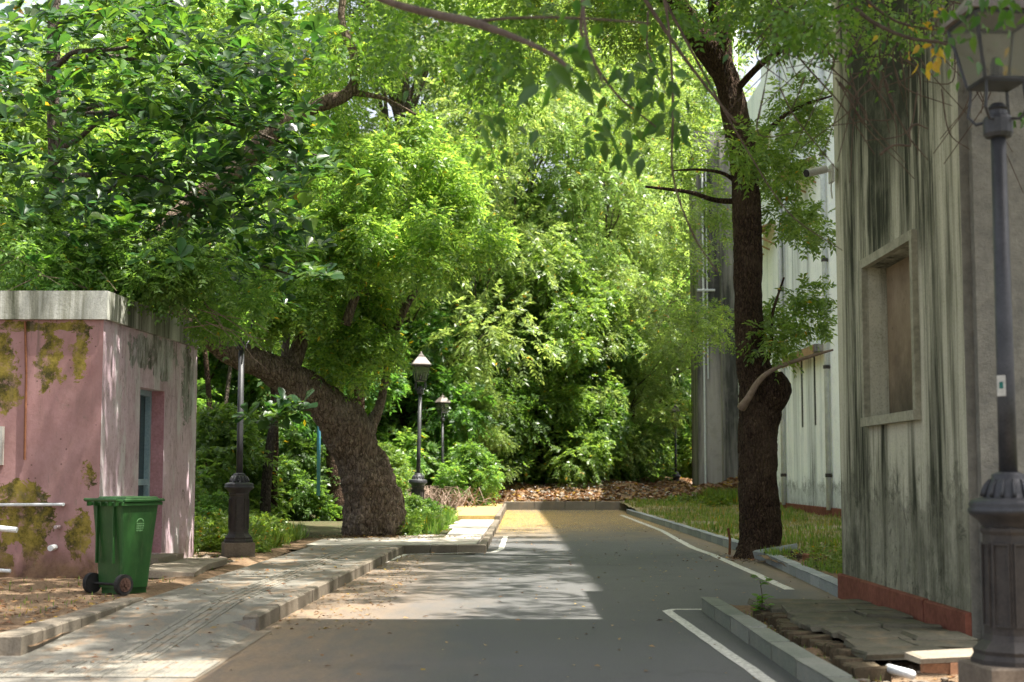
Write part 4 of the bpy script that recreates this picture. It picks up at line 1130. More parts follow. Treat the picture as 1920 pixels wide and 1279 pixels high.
def grass(name, mat, n, fx, zf, h0, h1, label, w=.012, lean=.5):
    P = np.array([fx() for _ in range(n)]); Z = np.array([zf(p[0], p[1]) for p in P])
    a = rng.random(n) * 6.283; le = rng.random(n) * lean
    Dv = np.column_stack([np.cos(a) * le, np.sin(a) * le, np.ones(n)])
    Nv = np.column_stack([np.cos(a), np.sin(a), -le]) + rng.normal(size=(n, 3)) * .3
    Hh = h0 + (h1 - h0) * rng.random(n) ** 1.5
    me = leaf_mesh(name, np.column_stack([P[:, 0], P[:, 1], Z - .01]), Dv, Nv, Hh, w * (.6 + .8 * rng.random(n)), mat)
    return tag(link_mesh(name, me), label, None, None, 'stuff')
vz = lambda x, y: ZP - 0.02 + nz(x, y, 0.9, 0.05) + max(0, y - 44) * 0.02
def patch(x0, x1, y0, y1, s, thr):
    while True:
        p = (U(x0, x1), U(y0, y1))
        if noise.noise(Vector((p[0] * s, p[1] * s, 4.2))) > thr: return p
grass('grass', M['grass_dry'], 17000, lambda: patch(3.95, 8.7, 22.3, 58, .5, -.25), vz, .04, .14, 'dry grass on the right verge', .02)
grass('grass', M['grass'], 7000, lambda: patch(3.95, 8.7, 23, 58, .7, 0.12), vz, .06, .22, 'green grass tufts on the right verge', .025)
grass('grass', M['grass'], 5000, lambda: patch(3.7, 6.5, 15.9, 22.3, 1.2, .05), lambda x, y: ZP, .04, .14, 'sparse grass between kerb and near wall', .014)
grass('grass', M['grass'], 9000, lambda: patch(7.0, 8.8, 50, 58, .6, -.3), vz, .2, .55, 'tall weeds at the foot of the grey block', .05)
grass('grass', M['grass'], 16000, lambda: patch(-7.5, -3.75, 21.5, 27.2, .6, -.25), lambda x, y: ZP, .10, .38, 'fresh grass behind the corner lamp', .03, .8)
grass('grass', M['grass'], 7000, lambda: patch(-3.0, -1.4, 28.6, 37, .8, -.3), lambda x, y: ZP, .10, .40, 'bright grass right of the leaning trunk', .035, .8)
grass('grass', M['grass'], 600, lambda: (U(-6.5, -3.7), U(12, 22)), lambda x, y: ZP - .01, .03, .09, 'a few weeds in the bare earth', .01)
for (a, b) in ((1.95, 14.1),):
    grass('grass', M['grass'], 500, lambda: (U(1.95, 2.4), U(9.5, 14.2)), soil, .02, .07, 'small weeds along the mossy kerb', .008)

def weeds(name, label, spots, mat, L=.075, W=.034):
    A, B, C = [], [], []
    for (x_, y_, r_, n_) in spots:
        O, Dr = puff((x_, y_, ZP + r_ * .5), r_, n_, .8); O[:, 2] = np.maximum(O[:, 2], ZP); Dr[:, 2] += .6
        p, d, nn = sprays(O, Dr, .16 * (.7 + .6 * rng.random(n_)), 4, lift=.05); A.append(p); B.append(d); C.append(nn)
    P = np.concatenate(A); k = len(P)
    me = leaf_mesh(name, P, np.concatenate(B), np.concatenate(C), L * (.7 + .6 * rng.random(k)), W, mat)
    return tag(link_mesh(name, me), label, None, None, 'stuff')
random.seed(90)
weeds('weeds', 'leafy bright weeds between the corner lamp and the leaning trunk', [(U(-5.6, -3.75) - .12 * (yy - 22), yy, U(.2, .38), 70) for yy in [U(22.2, 28) for _ in range(110)]], M['grass'])
weeds('weeds', 'leafy bright weeds right of the leaning trunk', [(U(-2.2, -1.55), U(28, 36), U(.15, .28), 60) for _ in range(36)], M['grass'])
weeds('weeds', 'small leafy weeds on the earth behind the grey kerb', [(U(3.9, 6), U(16.2, 21.5), U(.05, .14), 16) for _ in range(70)], M['grass'], .05, .028)
weeds('weeds', 'leafy weeds at the foot of the grey block', [(U(5.5, 8.7), U(49, 57.5), U(.15, .32), 40) for _ in range(60)], M['grass'], .10, .05)

# ================================================================== TREES
# --- the leaning trunk
YB = 28.4
big = empty('leaning_tree', G(695, 1004, ZP), 0, 'huge gnarled tree leaning left over the path with light fine leaves', 'tree')
bo = -Vector(big.location)
def pr(px_, py_, Y_, wpx): return (D(px_, py_, Y_), wpx / 2 / F * Y_)
main = [pr(696, 1030, YB, 92), pr(699, 1003, YB, 108), pr(700, 960, YB, 104), pr(690, 900, YB, 92), pr(668, 845, YB - .1, 84), pr(642, 795, YB - .3, 86), pr(600, 752, YB - .6, 68), pr(540, 708, YB - 1.0, 62), pr(470, 675, YB - 1.4, 50), pr(400, 640, YB - 2, 42), pr(330, 580, YB - 2.5, 34), pr(280, 470, YB - 3, 28)]
paths = [(main, 34, 96),
         ([pr(668, 840, YB - .1, 50), pr(692, 800, YB + .3, 30), pr(716, 745, YB + .6, 15), pr(735, 640, YB + .8, 15), pr(770, 560, YB + 1.2, 15), pr(820, 500, YB + 1.5, 14), pr(880, 440, YB + 1.8, 16)], 10, 22),
         ([pr(735, 640, YB + .8, 14), pr(690, 560, YB + .2, 14), pr(640, 400, YB - .5, 12)], 10, 10),
         ([pr(430, 330, YB - 2.5, 38), pr(515, 245, YB - 2.6, 34), pr(590, 200, YB - 2.6, 30), pr(655, 172, YB - 2.6, 24), pr(665, 110, YB - 2.6, 17), pr(640, 30, YB - 2.6, 14), pr(660, -80, YB - 2.6, 10)], 10, 18),
         ([pr(280, 470, YB - 3, 30), pr(340, 400, YB - 2.8, 36), pr(430, 330, YB - 2.5, 38)], 8, 16),
         ([pr(655, 172, YB - 2.6, 14), pr(720, 185, YB - 2.4, 8), pr(780, 215, YB - 2.2, 5)], 6, 8),
         ([pr(540, 708, YB - 1.0, 36), pr(570, 610, YB - .6, 26), pr(560, 500, YB - .4, 18), pr(615, 420, YB, 12)], 8, 12),
         ([pr(648, 610, YB - .8, 20), pr(665, 560, YB - .8, 18), pr(700, 480, YB - .8, 14), pr(698, 440, YB - .8, 8)], 8, 8),
         ([pr(700, 480, YB - .8, 10), pr(720, 450, YB - .8, 6)], 4, 6),
         ([pr(550, 440, YB - 1.4, 13), pr(590, 428, YB - 1.4, 11), pr(617, 415, YB - 1.4, 8)], 6, 7)]
tm = trunk_mesh('trunk', M['bark_big'], paths, rough=0.11, scale=2.6)
o = link_mesh('trunk', tm, big); o.location = bo
PP, DD, NN = [], [], []
def cluster(px0, px1, py0, py1, Y0, Y1, n, r0, r1, k, pairs=5, sl=.26, store=None, flat=.75):
    store = store if store is not None else (PP, DD, NN)
    for _ in range(n):
        Y_ = U(Y0, Y1); c = D(U(px0, px1), U(py0, py1), Y_)
        O, Dr = puff(c, U(r0, r1), k, flat)
        p, d, nn = sprays(O, Dr, sl * (.7 + .6 * rng.random(k)), pairs)
        store[0].append(p); store[1].append(d); store[2].append(nn)
def flush(name, parent, off_, mat, L, W, store=None, T=T_DIA, kind=None):
    store = store if store is not None else (PP, DD, NN)
    P, Dd, N = [np.concatenate(s_) for s_ in store]
    k = len(P)
    me = leaf_mesh(name, P, Dd, N, L * (.7 + .6 * rng.random(k)), W * (.7 + .6 * rng.random(k)), mat, T)
    o = link_mesh(name, me, parent); o.location = off_
    for s_ in store: s_.clear()
    if kind: o['kind'] = kind
    return o
random.seed(11)
cluster(400, 700, 400, 560, YB - 2, YB + 2, 34, .28, .55, 85)
cluster(680, 880, 330, 500, YB - 2, YB + 2, 22, .28, .55, 85)
cluster(610, 740, 630, 715, YB - .9, YB + .8, 9, .2, .34, 55)
cluster(600, 730, 540, 660, YB - .6, YB + 1.5, 16, .25, .45, 80)
cluster(480, 930, 230, 470, YB - 2, YB + 3, 38, .3, .65, 90)
cluster(400, 600, 530, 600, YB - 2, YB - 1, 12, .22, .4, 70)
cluster(300, 960, -250, 200, YB - 4, YB + 3, 44, .4, .85, 105)
cluster(600, 980, -600, -150, YB - 5, YB + 2, 9, .8, 1.2, 130)
flush('crown', big, bo, M['leaf_fine'], .11, .045)

# --- the dark trunk on the right
YR = 22.9
rt = empty('dark_trunk_tree', G(1425, 1046, 0), 0, 'dark rough-barked tree growing in the kerb line beside the road on the right', 'tree')
ro = -Vector(rt.location)
pr2 = lambda a, b, w, dy=0: pr(a, b, YR + dy, w)
paths = [([pr2(1424, 1075, 112), pr2(1424, 1042, 92), pr2(1424, 1000, 80), pr2(1421, 900, 72), pr2(1420, 820, 72), pr2(1425, 770, 78), pr2(1424, 725, 74), pr2(1410, 675, 58), pr2(1403, 600, 54), pr2(1402, 450, 54), pr2(1397, 330, 52), pr2(1385, 250, 52), pr2(1362, 150, 50), pr2(1325, 85, 56), pr2(1275, 20, 44), pr2(1215, -50, 36, -1), pr2(1120, -160, 28, -2), pr2(1000, -330, 20, -3)], 24, 72),
         ([pr2(1415, 775, 60), pr2(1445, 745, 64, -.1), pr2(1456, 722, 52, -.2), pr2(1452, 700, 30, -.2)], 8, 24),
         ([pr2(1352, 140, 44), pr2(1352, 60, 40), pr2(1345, -20, 34), pr2(1370, -200, 28), pr2(1420, -400, 20)], 10, 20),
         ([pr2(1385, 378, 12), pr2(1340, 375, 10), pr2(1290, 360, 8), pr2(1210, 350, 5)], 6, 7),
         ([pr2(1385, 345, 9), pr2(1355, 325, 7), pr2(1310, 318, 5), pr2(1260, 320, 3)], 6, 6),
         ([pr2(1436, 690, 10), pr2(1446, 640, 8, -.1), pr2(1448, 590, 6, -.2), pr2(1470, 520, 4, -.3)], 6, 6),
         ([pr2(1400, 300, 12), pr2(1450, 235, 10), pr2(1500, 200, 7), pr2(1560, 180, 4)], 6, 7),
         ([pr2(1370, 180, 14), pr2(1440, 110, 12, -.5), pr2(1540, 60, 9, -1), pr2(1680, 30, 6, -2)], 6, 7)]
bsp = smooth_path([pr2(1390, 765, 18, -.38), pr2(1402, 748, 14, -.50), pr2(1425, 712, 11, -.55), pr2(1460, 688, 8, -.55), pr2(1530, 665, 6, -.55), pr2(1562, 656, 4, -.55)], 7)
MB().tube([p_ for p_, _ in bsp], [r_ for _, r_ in bsp], 9).build('branch', M['twig_pale'], rt, smooth=True, loc=tuple(ro))
tm = trunk_mesh('trunk', M['bark_dark'], paths, rough=0.055, scale=5.0, seed=4.0)
o = link_mesh('trunk', tm, rt); o.location = ro
random.seed(21)
cluster(1450, 1545, 400, 640, YR - 1.0, YR + 1.5, 8, .22, .45, 70, 5, .22)
cluster(1410, 1560, 100, 330, YR - 1.5, YR + 2, 9, .3, .5, 70, 5, .22)
cluster(1180, 1560, -40, 60, YR - 2, YR + 2, 7, .35, .6, 80, 5, .24)
cluster(1240, 1380, 380, 640, YR + 8, YR + 14, 10, .5, .9, 90, 5, .26)
cluster(960, 1220, -60, 110, YR - 1, YR + 8, 12, .5, .9, 110, 5, .26)
cluster(1120, 1330, 100, 330, YR + 4, YR + 12, 9, .4, .8, 90, 5, .26)
# unseen leaf clumps added high up to dapple the road, path and hut
def over(gx0, gx1, gy0, gy1, n, r0, r1, k, zlo, zhi):
    for _ in range(n):
        gx_, gy_ = U(gx0, gx1), U(gy0, gy1); r_ = U(r0, r1)
        z_ = max(U(zlo, zhi), 1.9 + .34 * gy_ + r_)
        c = (gx_ + .38 * z_, gy_ - .12 * z_, z_)
        O, Dr = puff(c, r_, int(k * (r_ / r1) ** 2) + 12, .5)
        p, d, nn = sprays(O, Dr, .28 * (.7 + .6 * rng.random(len(O))), 5)
        PP.append(p); DD.append(d); NN.append(nn)
over(-3.9, -2.0, 9.5, 25, 56, .35, .7, 95, 8.2, 10.5)
over(-2.0, 1.0, 15, 24, 42, .2, .45, 45, 8.6, 10.5)
over(-7.5, -3.8, 10.5, 20, 24, .3, .6, 60, 7.6, 9.5)
for _ in range(62):
    c = (U(-3.4, 5.5), U(9, 25), U(8.8, 12.5))
    if c[0] - .38 * c[2] > -2.6 and c[1] < 17.5 and random.random() < .6: continue
    O, Dr = puff(c, U(.5, 1.1), 130, .5)
    p, d, nn = sprays(O, Dr, .3 * (.7 + .6 * rng.random(130)), 5)
    PP.append(p); DD.append(d); NN.append(nn)
flush('crown', rt, ro, M['leaf_mid'], .095, .038)

# --- broad-leaved tree over the hut
YA = 19.5
al = empty('almond_tree', (D(112, 500, 22.5).x, 22.5, ZP), 0, 'tree with big glossy rounded leaves spreading over the pink hut', 'tree')
ao = -Vector(al.location)
pa = lambda a, b, w, Y_=22.5: pr(a, b, Y_, w)
ends = []
paths = [([pa(118, 1060, 44), pa(116, 800, 36), pa(112, 500, 30), pa(104, 280, 28), pa(100, 120, 26), pa(104, -80, 22), pa(110, -400, 16)], 8, 18)]
for (sx_, sy_, ex, ey, eY) in ((112, 420, 560, 520, 19.5), (108, 220, 520, 240, 19.2), (106, 210, 620, 300, 19.8), (104, 130, 300, 60, 19.5), (110, 330, 430, 410, 18.8), (104, 190, -80, 170, 19), (100, 120, 480, 120, 20), (112, 420, 270, 330, 18.5),
                               (112, 460, 60, 440, 19), (104, 60, 200, -60, 19.5), (104, 60, 420, -20, 20), (112, 500, 430, 560, 20.2), (104, 280, 380, 200, 19.4)):
    a_, b_ = (D(sx_, sy_, 22.5 if sx_ < 200 else 21.2)), D(ex, ey, eY)
    lp = limb_pts(a_, b_, 8, .03, .06)
    if ex > 0: pass
    paths.append(([(p_, .05 * (1 - .8 * i / 7)) for i, p_ in enumerate(lp)], 2, 6)); ends.append(lp)
tm = trunk_mesh('trunk', M['bark_grey'], paths, rough=.03, scale=5)
o = link_mesh('trunk', tm, al); o.location = ao
random.seed(5)
RP, RD, RN = [], [], []
def rosette(c, ax, n=9):
    """whorl of big leaves at a twig end"""
    ax = Vector(ax).normalized(); s1 = ax.orthogonal().normalized(); s2 = ax.cross(s1)
    ph = U(0, 6.28)
    for k in range(n):
        a = ph + k * 2.4; el = U(.15, .95)
        d = (s1 * math.cos(a) + s2 * math.sin(a)) * math.cos(el) + ax * math.sin(el) * .8 - Vector((0, 0, U(0, .35)))
        RP.append(tuple(Vector(c) + ax * U(-.06, .03))); RD.append(tuple(d.normalized())); RN.append(tuple((ax + Vector((0, 0, .4)) + Vector([random.gauss(0, .25) for _ in range(3)])).normalized()))
for lp in ends:
    for j in range(2, 8):
        for _ in range(4 if j < 6 else 7):
            c = lp[j] + Vector([random.gauss(0, .28), random.gauss(0, .4), random.gauss(.05, .2)])
            rosette(c, (U(-.4, .6), U(-.8, .2), U(.5, 1.2)))
for _ in range(330):
    px_, py_ = U(-40, 600), U(0, 500)
    if px_ > 350 and py_ > 520 - (px_ - 350) * .2: continue
    rosette(D(px_, py_, U(17.0, 20.0)), (U(-.4, .6), U(-.8, .2), U(.5, 1.2)))
for cx_, cy_, n_ in ((520, 762, 5), (490, 775, 3), (545, 758, 4)):
    for _ in range(n_):
        rosette(D(cx_ + U(-30, 30), cy_ + U(-18, 18), 20.9 + U(-.2, .2)), (U(-.3, .6), U(-.8, 0), U(.4, 1)))
for _ in range(130):                       # rosettes added out of view above, to shade the hut and path
    c_ = Vector((U(-6.5, -0.8), U(13.0, 16.6), 0)); c_.z = 6.6 + (c_.y - 13) * .35 + U(0, 2.2)
    rosette(c_, (U(-.4, .4), U(-.4, .4), 1))
RP, RD, RN = np.array(RP), np.array(RD), np.array(RN)
LS = .17 + .09 * rng.random(len(RP))
# the 300 nearest-facing leaves are single parts, the rest one mass
order = np.argsort(RP[:, 1] - LS * 12)
# pick those inside the frame
inf = [i for i in order if 0 < 960 + F * RP[i, 0] / RP[i, 1] < 900 and RP[i, 2] < H + .31 * RP[i, 1]][:290]
rest = np.setdiff1d(np.arange(len(RP)), inf)
me = leaf_mesh('leaves', RP[rest], RD[rest], RN[rest], LS[rest], LS[rest] * .62, M['leaf_broad'], T_BROAD)
o = link_mesh('leaves', me, al); o.location = ao; o['kind'] = 'stuff'
def single_leaf(nm, mat, T, asp):
    return leaf_mesh(nm, [(0, 0, 0)], [(1, 0, 0)], [(0, 0, 1)], 1.0, asp, mat, T)
def leaf_objs(name, me_list, P, Dv, Nv, L, parent, off_):
    for i in range(len(P)):
        d = Vector(Dv[i]).normalized(); b = Vector(Nv[i]).cross(d).normalized(); n = d.cross(b)
        o = bpy.data.objects.new(name, me_list[i % len(me_list)]); COL.objects.link(o); o.parent = parent
        s_ = float(L[i])
        mw = Matrix(((d.x, b.x, n.x), (d.y, b.y, n.y), (d.z, b.z, n.z))).to_4x4()
        o.matrix_local = Matrix.Translation(Vector(P[i]) + Vector(off_)) @ mw @ Matrix.Scale(s_, 4)
lm_obj = [leafmat('broad_leaf_%s' % w_, [c_, c_], (2.6, 2.8, .9), rough=.32, yellow=0, mixf=.35, tint=.25) for w_, c_ in (('deep', (0.026, 0.072, 0.029)), ('mid', (0.042, 0.10, 0.037)), ('fresh', (0.09, 0.175, 0.035)))]
bl = [single_leaf('leaf', m_, T_BROAD, .62) for m_ in (lm_obj[0], lm_obj[1], lm_obj[1], lm_obj[2])]
leaf_objs('leaf', bl, RP[inf], RD[inf], RN[inf], LS[inf], al, ao)

# --- fine creeper trailing over the hut roof
cr = empty('roof_creeper', (-5.2, 17.2, ZR + .35), 0, 'leafy creeper spilling over the grey parapet of the pink hut', 'creeper')
co_ = -Vector(cr.location)
m = MB()
for _ in range(26):
    a_ = Vector((U(-8, -4.6), U(17.2, 20), 3.5)); b_ = Vector((U(-7.2, -3.8), U(16.6, 18.6), U(2.9, 4.1)))
    lp = limb_pts(a_, b_, 7, .15, .12); m.tube(lp, [.008, .007, .006, .005, .004, .003, .002], 4)
for _ in range(7):
    a_ = D(U(330, 400), U(560, 620), 18.3); b_ = D(U(400, 520), U(610, 700), 18.0)
    m.tube(limb_pts(a_, b_, 7, .05, .1), [.008, .007, .006, .005, .004, .003, .002], 4)
m.build('stems', M['twig_pale'], cr, loc=tuple(co_))['kind'] = 'stuff'
random.seed(8)
cluster(-20, 420, 500, 545, 17.5, 19.5, 20, .25, .45, 60, 4, .18)
cluster(0, 340, 430, 520, 17.5, 20, 26, .3, .5, 80, 5, .2)
cluster(330, 520, 540, 610, 18, 20, 9, .2, .35, 50, 4, .16)
cluster(0, 100, 380, 500, 17.5, 19.5, 8, .3, .5, 80, 5, .2)
flush('leaves', cr, co_, M['leaf_mid'], .075, .034, kind='stuff')

# --- vine on the grey corner block etc. handled by weeds; hanging creeper near the camera
hc = empty('overhanging_branch', D(880, 40, 6), 0, 'bare brown branch with dark hanging leaves close overhead at the top centre', 'branch')
ho = -Vector(hc.location)
random.seed(17)
m = MB()
def hp(a, b, Y_, w): return pr(a, b, Y_, w)
hpaths = [[hp(600, -60, 7.2, 18), hp(720, 0, 7, 15), hp(820, 28, 6.8, 17), hp(885, 42, 6.6, 18), hp(960, 68, 6.4, 13), hp(1030, 100, 6.2, 10), hp(1072, 132, 6.1, 8)],
          [hp(885, 42, 6.6, 9), hp(960, 34, 6.5, 6), hp(1080, 34, 6.4, 5), hp(1220, 44, 6.3, 4)],
          [hp(1090, -40, 6.4, 8), hp(1098, 60, 6.3, 7), hp(1112, 110, 6.2, 6), hp(1130, 155, 6.2, 4)],
          [hp(1110, -40, 8, 7), hp(1090, 60, 8, 6), hp(1150, 170, 8, 5), hp(1230, 238, 8, 3)],
          [hp(1240, -30, 8.5, 7), hp(1255, 60, 8.5, 5), hp(1262, 200, 8.5, 5), hp(1262, 330, 8.5, 4), hp(1300, 440, 8.5, 4), hp(1345, 510, 8.5, 2.5)],
          [hp(1190, -30, 9, 8), hp(1270, 90, 9, 7), hp(1330, 170, 9, 5), hp(1380, 230, 9, 4)],
          [hp(1230, -30, 9.5, 6), hp(1310, 120, 9.5, 5), hp(1400, 280, 9.5, 3), hp(1480, 400, 9.5, 2.5), hp(1580, 470, 9.5, 1.5)],
          [hp(1215, 20, 8.3, 4), hp(1215, 95, 8.3, 4), hp(1250, 180, 8.3, 2)]]
for pth in hpaths:
    sp = smooth_path(pth, 6); m.tube([p_ for p_, _ in sp], [r_ for _, r_ in sp], 8)
m.build('stems', M['twig'], hc, loc=tuple(ho), smooth=True)['kind'] = 'stuff'
HP, HD, HN, HL = [], [], [], []
def hang(px_, py_, Y_, spread, n, L0, L1):
    for _ in range(n):
        p_ = D(px_ + random.gauss(0, spread), py_ + random.gauss(0, spread * .8), Y_ + U(-.25, .25))
        HP.append(tuple(p_)); HD.append((random.gauss(0, .5), random.gauss(0, .4), -U(.3, 1))); HN.append((random.gauss(0, .7), -1 + random.gauss(0, .5), random.gauss(.3, .5))); HL.append(U(L0, L1))
hang(1045, 140, 6.1, 26, 12, .09, .17)
hang(1075, 90, 6.2, 20, 8, .08, .15)
hang(1110, 30, 6.3, 30, 10, .07, .12)
hang(1200, 150, 8, 50, 42, .07, .13)
hang(1150, 240, 8, 34, 26, .07, .13)
hang(1180, 285, 8, 16, 8, .08, .14)
hang(1255, 215, 8.5, 26, 18, .09, .15)
hang(930, 240, 7.5, 22, 14, .06, .12)
hang(960, 310, 8, 40, 16, .04, .09)
hang(1040, 370, 8.2, 20, 4, .05, .09)
hang(1290, 60, 9, 60, 30, .05, .09)
hang(900, 130, 7.2, 60, 40, .04, .08)
nl = [single_leaf('leaf', m_, T_OVATE, .50) for m_ in [leafmat('creeper_leaf_%s' % w_, [c_, c_], (2.4, 2.6, .8), yellow=0, mixf=.5) for w_, c_ in (('deep', (0.035, 0.085, 0.018)), ('mid', (0.055, 0.12, 0.022)))]]
leaf_objs('leaf', nl, HP, HD, HN, HL, hc, ho)
# small-leaved hanging sprays in front of the top edge
cluster(560, 980, -20, 130, 9, 12, 14, .15, .32, 22, 4, .14)
cluster(980, 1560, -50, 50, 8, 11, 12, .15, .3, 24, 4, .14)
flush('leaves', hc, ho, M['leaf_near'], .055, .03, T=T_DIA, kind='stuff')

# --- vine with yellow leaves across the near lantern
yv = empty('yellow_leaf_vine', D(1700, 50, 8.6), 0, 'tangled twigs with yellow leaves hanging before the nearest lantern', 'vine')
yo = -Vector(yv.location)
m = MB(); random.seed(33)
vp = [[hp(1560, -40, 9, 9), hp(1620, 30, 8.9, 8), hp(1700, 70, 8.7, 7), hp(1780, 85, 8.5, 6), hp(1870, 140, 8.3, 5), hp(1960, 160, 8.2, 4)],
      [hp(1590, -30, 9, 6), hp(1680, 40, 8.9, 5), hp(1790, 62, 8.8, 4), hp(1860, 95, 8.7, 3)],
      [hp(1640, 40, 9.5, 4), hp(1660, 160, 9.5, 3), hp(1700, 250, 9.5, 3), hp(1740, 300, 9.5, 2)],
      [hp(1440, 20, 9.6, 6), hp(1500, 110, 9.6, 4), hp(1580, 200, 9.6, 3), hp(1640, 290, 9.6, 2)],
      [hp(1650, 290, 9, 6), hp(1665, 278, 9, 5), hp(1680, 272, 9, 4), hp(1708, 274, 9, 4)],
      [hp(1708, 272, 9, 3), hp(1706, 245, 9, 4), hp(1718, 233, 9, 4), hp(1740, 242, 9, 2)]]
for _ in range(60):
    x_, y_ = U(1430, 1880), U(-20, 180)
    vp.append([hp(x_, y_, 9.4, 3.5), hp(x_ + U(-60, 60), y_ + U(20, 90), 9.4, 2.6), hp(x_ + U(-110, 110), y_ + U(60, 200), 9.5, 1.6)])
for pth in vp:
    sp = smooth_path(pth, 5); m.tube([p_ for p_, _ in sp], [r_ for _, r_ in sp], 6)
m.build('stems', M['twig'], yv, loc=tuple(yo), smooth=True)['kind'] = 'stuff'
HP, HD, HN, HL = [], [], [], []
hang(1740, 105, 8.7, 18, 13, .05, .09); hang(1755, 40, 8.7, 18, 8, .04, .08); hang(1885, 115, 8.2, 14, 8, .04, .07); hang(1640, 20, 9, 40, 4, .03, .05)
leaf_objs('leaf', [single_leaf('leaf', M['leaf_yellow'], T_OVATE, .6)], HP, HD, HN, HL, yv, yo)
HP, HD, HN, HL = [], [], [], []
hang(1640, 30, 9, 70, 70, .035, .07); hang(1760, 60, 8.8, 60, 40, .035, .06); hang(1880, 20, 8.6, 30, 18, .05, .09); hang(1560, 120, 9.5, 50, 26, .035, .07); hang(1905, 215, 8.3, 12, 7, .06, .1); hang(1700, 10, 8.8, 60, 50, .04, .08); hang(1850, 15, 7.1, 50, 60, .05, .09); hang(1790, 90, 7.4, 25, 14, .04, .07)
leaf_objs('leaf', nl, HP, HD, HN, HL, yv, yo)
random.seed(34)
cluster(1480, 1800, -40, 60, 9, 10.5, 10, .15, .28, 22, 4, .13)
flush('leaves', yv, yo, M['leaf_mid'], .045, .024, kind='stuff')

# --- sapling by the mossy kerb
sp_ = empty('sapling', G(1428, 1150, .02), 0, 'small bright green sapling in the soil behind the mossy kerb', 'sapling')
m = MB(); m.tube([(0, 0, 0), (.01, 0, .14), (-.01, 0, .30)], [.006, .005, .003], 5); m.build('stem', M['twig'], sp_)
SP, SDd, SN, SL = [], [], [], []
for _ in range(46):
    z_ = random.choice([.04, .10, .12, .30]) + U(-.03, .03)
    SP.append((U(-.05, .05), U(-.05, .05), z_)); a = U(0, 6.28); SDd.append((math.cos(a), math.sin(a), U(-.2, .5))); SN.append((U(-.4, .4), U(-.6, .2), 1)); SL.append(U(.05, .10))
leaf_objs('leaf', [single_leaf('leaf', leafmat('sapling_leaf', [(0.09, 0.20, 0.03), (0.09, 0.2, 0.03)], (2.4, 2.4, .8), yellow=0), T_OVATE, .6)], SP, SDd, SN, SL, sp_, (0, 0, 0))

# --- background trees
V = {}
V['feather'] = tree_variant(M['leaf_light'], M['bark_grey'], 13, 4.6, 34, 5200, 8, .55, .17, .060, 1, .16, .22, .6)
V['feather_tall'] = tree_variant(M['leaf_light'], M['bark_grey'], 20, 5.6, 40, 5600, 8, .6, .19, .070, 2, .22, .28, .6)
V['dense'] = tree_variant(M['leaf_mid'], M['bark_dark'], 12, 4.4, 34, 6000, 7, .45, .19, .085, 3, .10, .22, .65)
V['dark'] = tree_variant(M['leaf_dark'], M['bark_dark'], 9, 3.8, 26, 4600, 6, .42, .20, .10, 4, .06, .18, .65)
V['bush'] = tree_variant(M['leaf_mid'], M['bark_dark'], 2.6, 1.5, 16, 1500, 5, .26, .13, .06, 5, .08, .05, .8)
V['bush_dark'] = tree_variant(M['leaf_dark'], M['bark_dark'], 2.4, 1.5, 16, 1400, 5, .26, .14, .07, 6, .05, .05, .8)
def plant(kind, x_, y_, s_, rz, name, label, cat, group, z_=0.1, sz=None):
    tm_, cm_ = V[kind]
    r = empty(name, (x_, y_, z_), rz, label, cat, group); r.scale = (s_, s_, sz or s_)
    link_mesh('trunk', tm_, r); link_mesh('crown', cm_, r)
    return r
def bx(px_, Y_): return (px_ - 960) / F * Y_
TG = 'trees of the wood beyond the end of the road'
bgt = [ # kind, px, Y, scale, label
    ('feather', 1000, 62, 1.0, 'feathery pale tree rising just behind the leaf bank at the road end'),
    ('dark', 1085, 60, .95, 'dark leaved tree with a visible black trunk behind the leaf bank'),
    ('dense', 1200, 78, 1.1, 'dense green tree between the road end and the distant lamp'),
    ('dark', 880, 58, .95, 'dark low tree left of the road end behind the dry brush'),
    ('feather', 760, 60, 1.1, 'pale feathery tree seen over the brown roofed lantern'),
    ('dense', 1290, 80, 1.1, 'green tree behind the distant lamp beside the grey block'),
    ('feather_tall', 930, 62, 1.15, 'tall thin-leaved tree above the middle of the wood'),
    ('feather_tall', 1130, 66, 1.15, 'tall airy tree right of the middle with sky showing through'),
    ('feather_tall', 740, 56, 1.1, 'tall airy tree above the leaning trunk'),
    ('dense', 600, 52, 1.0, 'dense tree behind the leaning trunk on the left'),
    ('dense', 430, 46, 1.0, 'dense tree standing behind the corner lamp'),
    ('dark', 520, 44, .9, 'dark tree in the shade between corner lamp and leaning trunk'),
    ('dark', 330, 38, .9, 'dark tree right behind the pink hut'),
    ('feather_tall', 420, 60, 1.0, 'tall pale tree high above the hut'),
    ('feather_tall', 200, 54, 1.0, 'tall pale tree at the upper left'),
    ('dense', 150, 40, 1.0, 'dense tree behind the big glossy leaves'),
    ('dense', 0, 36, 1.0, 'dense tree at the left edge behind the hut'),
    ('feather', 790, 58, .8, 'light green tree leaning towards the thin dark lamp'),
    ('feather_tall', 1300, 84, 1.3, 'tall tree behind the grey block with sky beside it'),
    ('dark', 700, 54, 1.0, 'dark tree behind the brown roofed lantern'),
    ('dark', 1180, 72, 1.2, 'dark tree deep in the wood right of the middle'),
    ('dense', 1040, 58.5, .8, 'green tree drooping to the leaf bank left of the middle dark trunk'),
    ('feather', 1140, 60, .75, 'lighter feathery tree drooping to the leaf bank right of the middle dark trunk'),
    
    ('feather', 868, 54.5, .42, 'small pale tree just behind the thin dark lamp by the dry brush'),
    ('dark', 980, 74, 1.3, 'dark tree deep in the wood behind the road end'),
]
random.seed(40)
for kd, px_, Y_, s_, lab in bgt:
    x_ = bx(px_, Y_)
    if px_ < 860: x_ = min(x_, -2.5 if Y_ < 54 else x_)
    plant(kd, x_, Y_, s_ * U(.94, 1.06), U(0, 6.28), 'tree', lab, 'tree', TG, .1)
BG_ = 'bushes of the undergrowth'
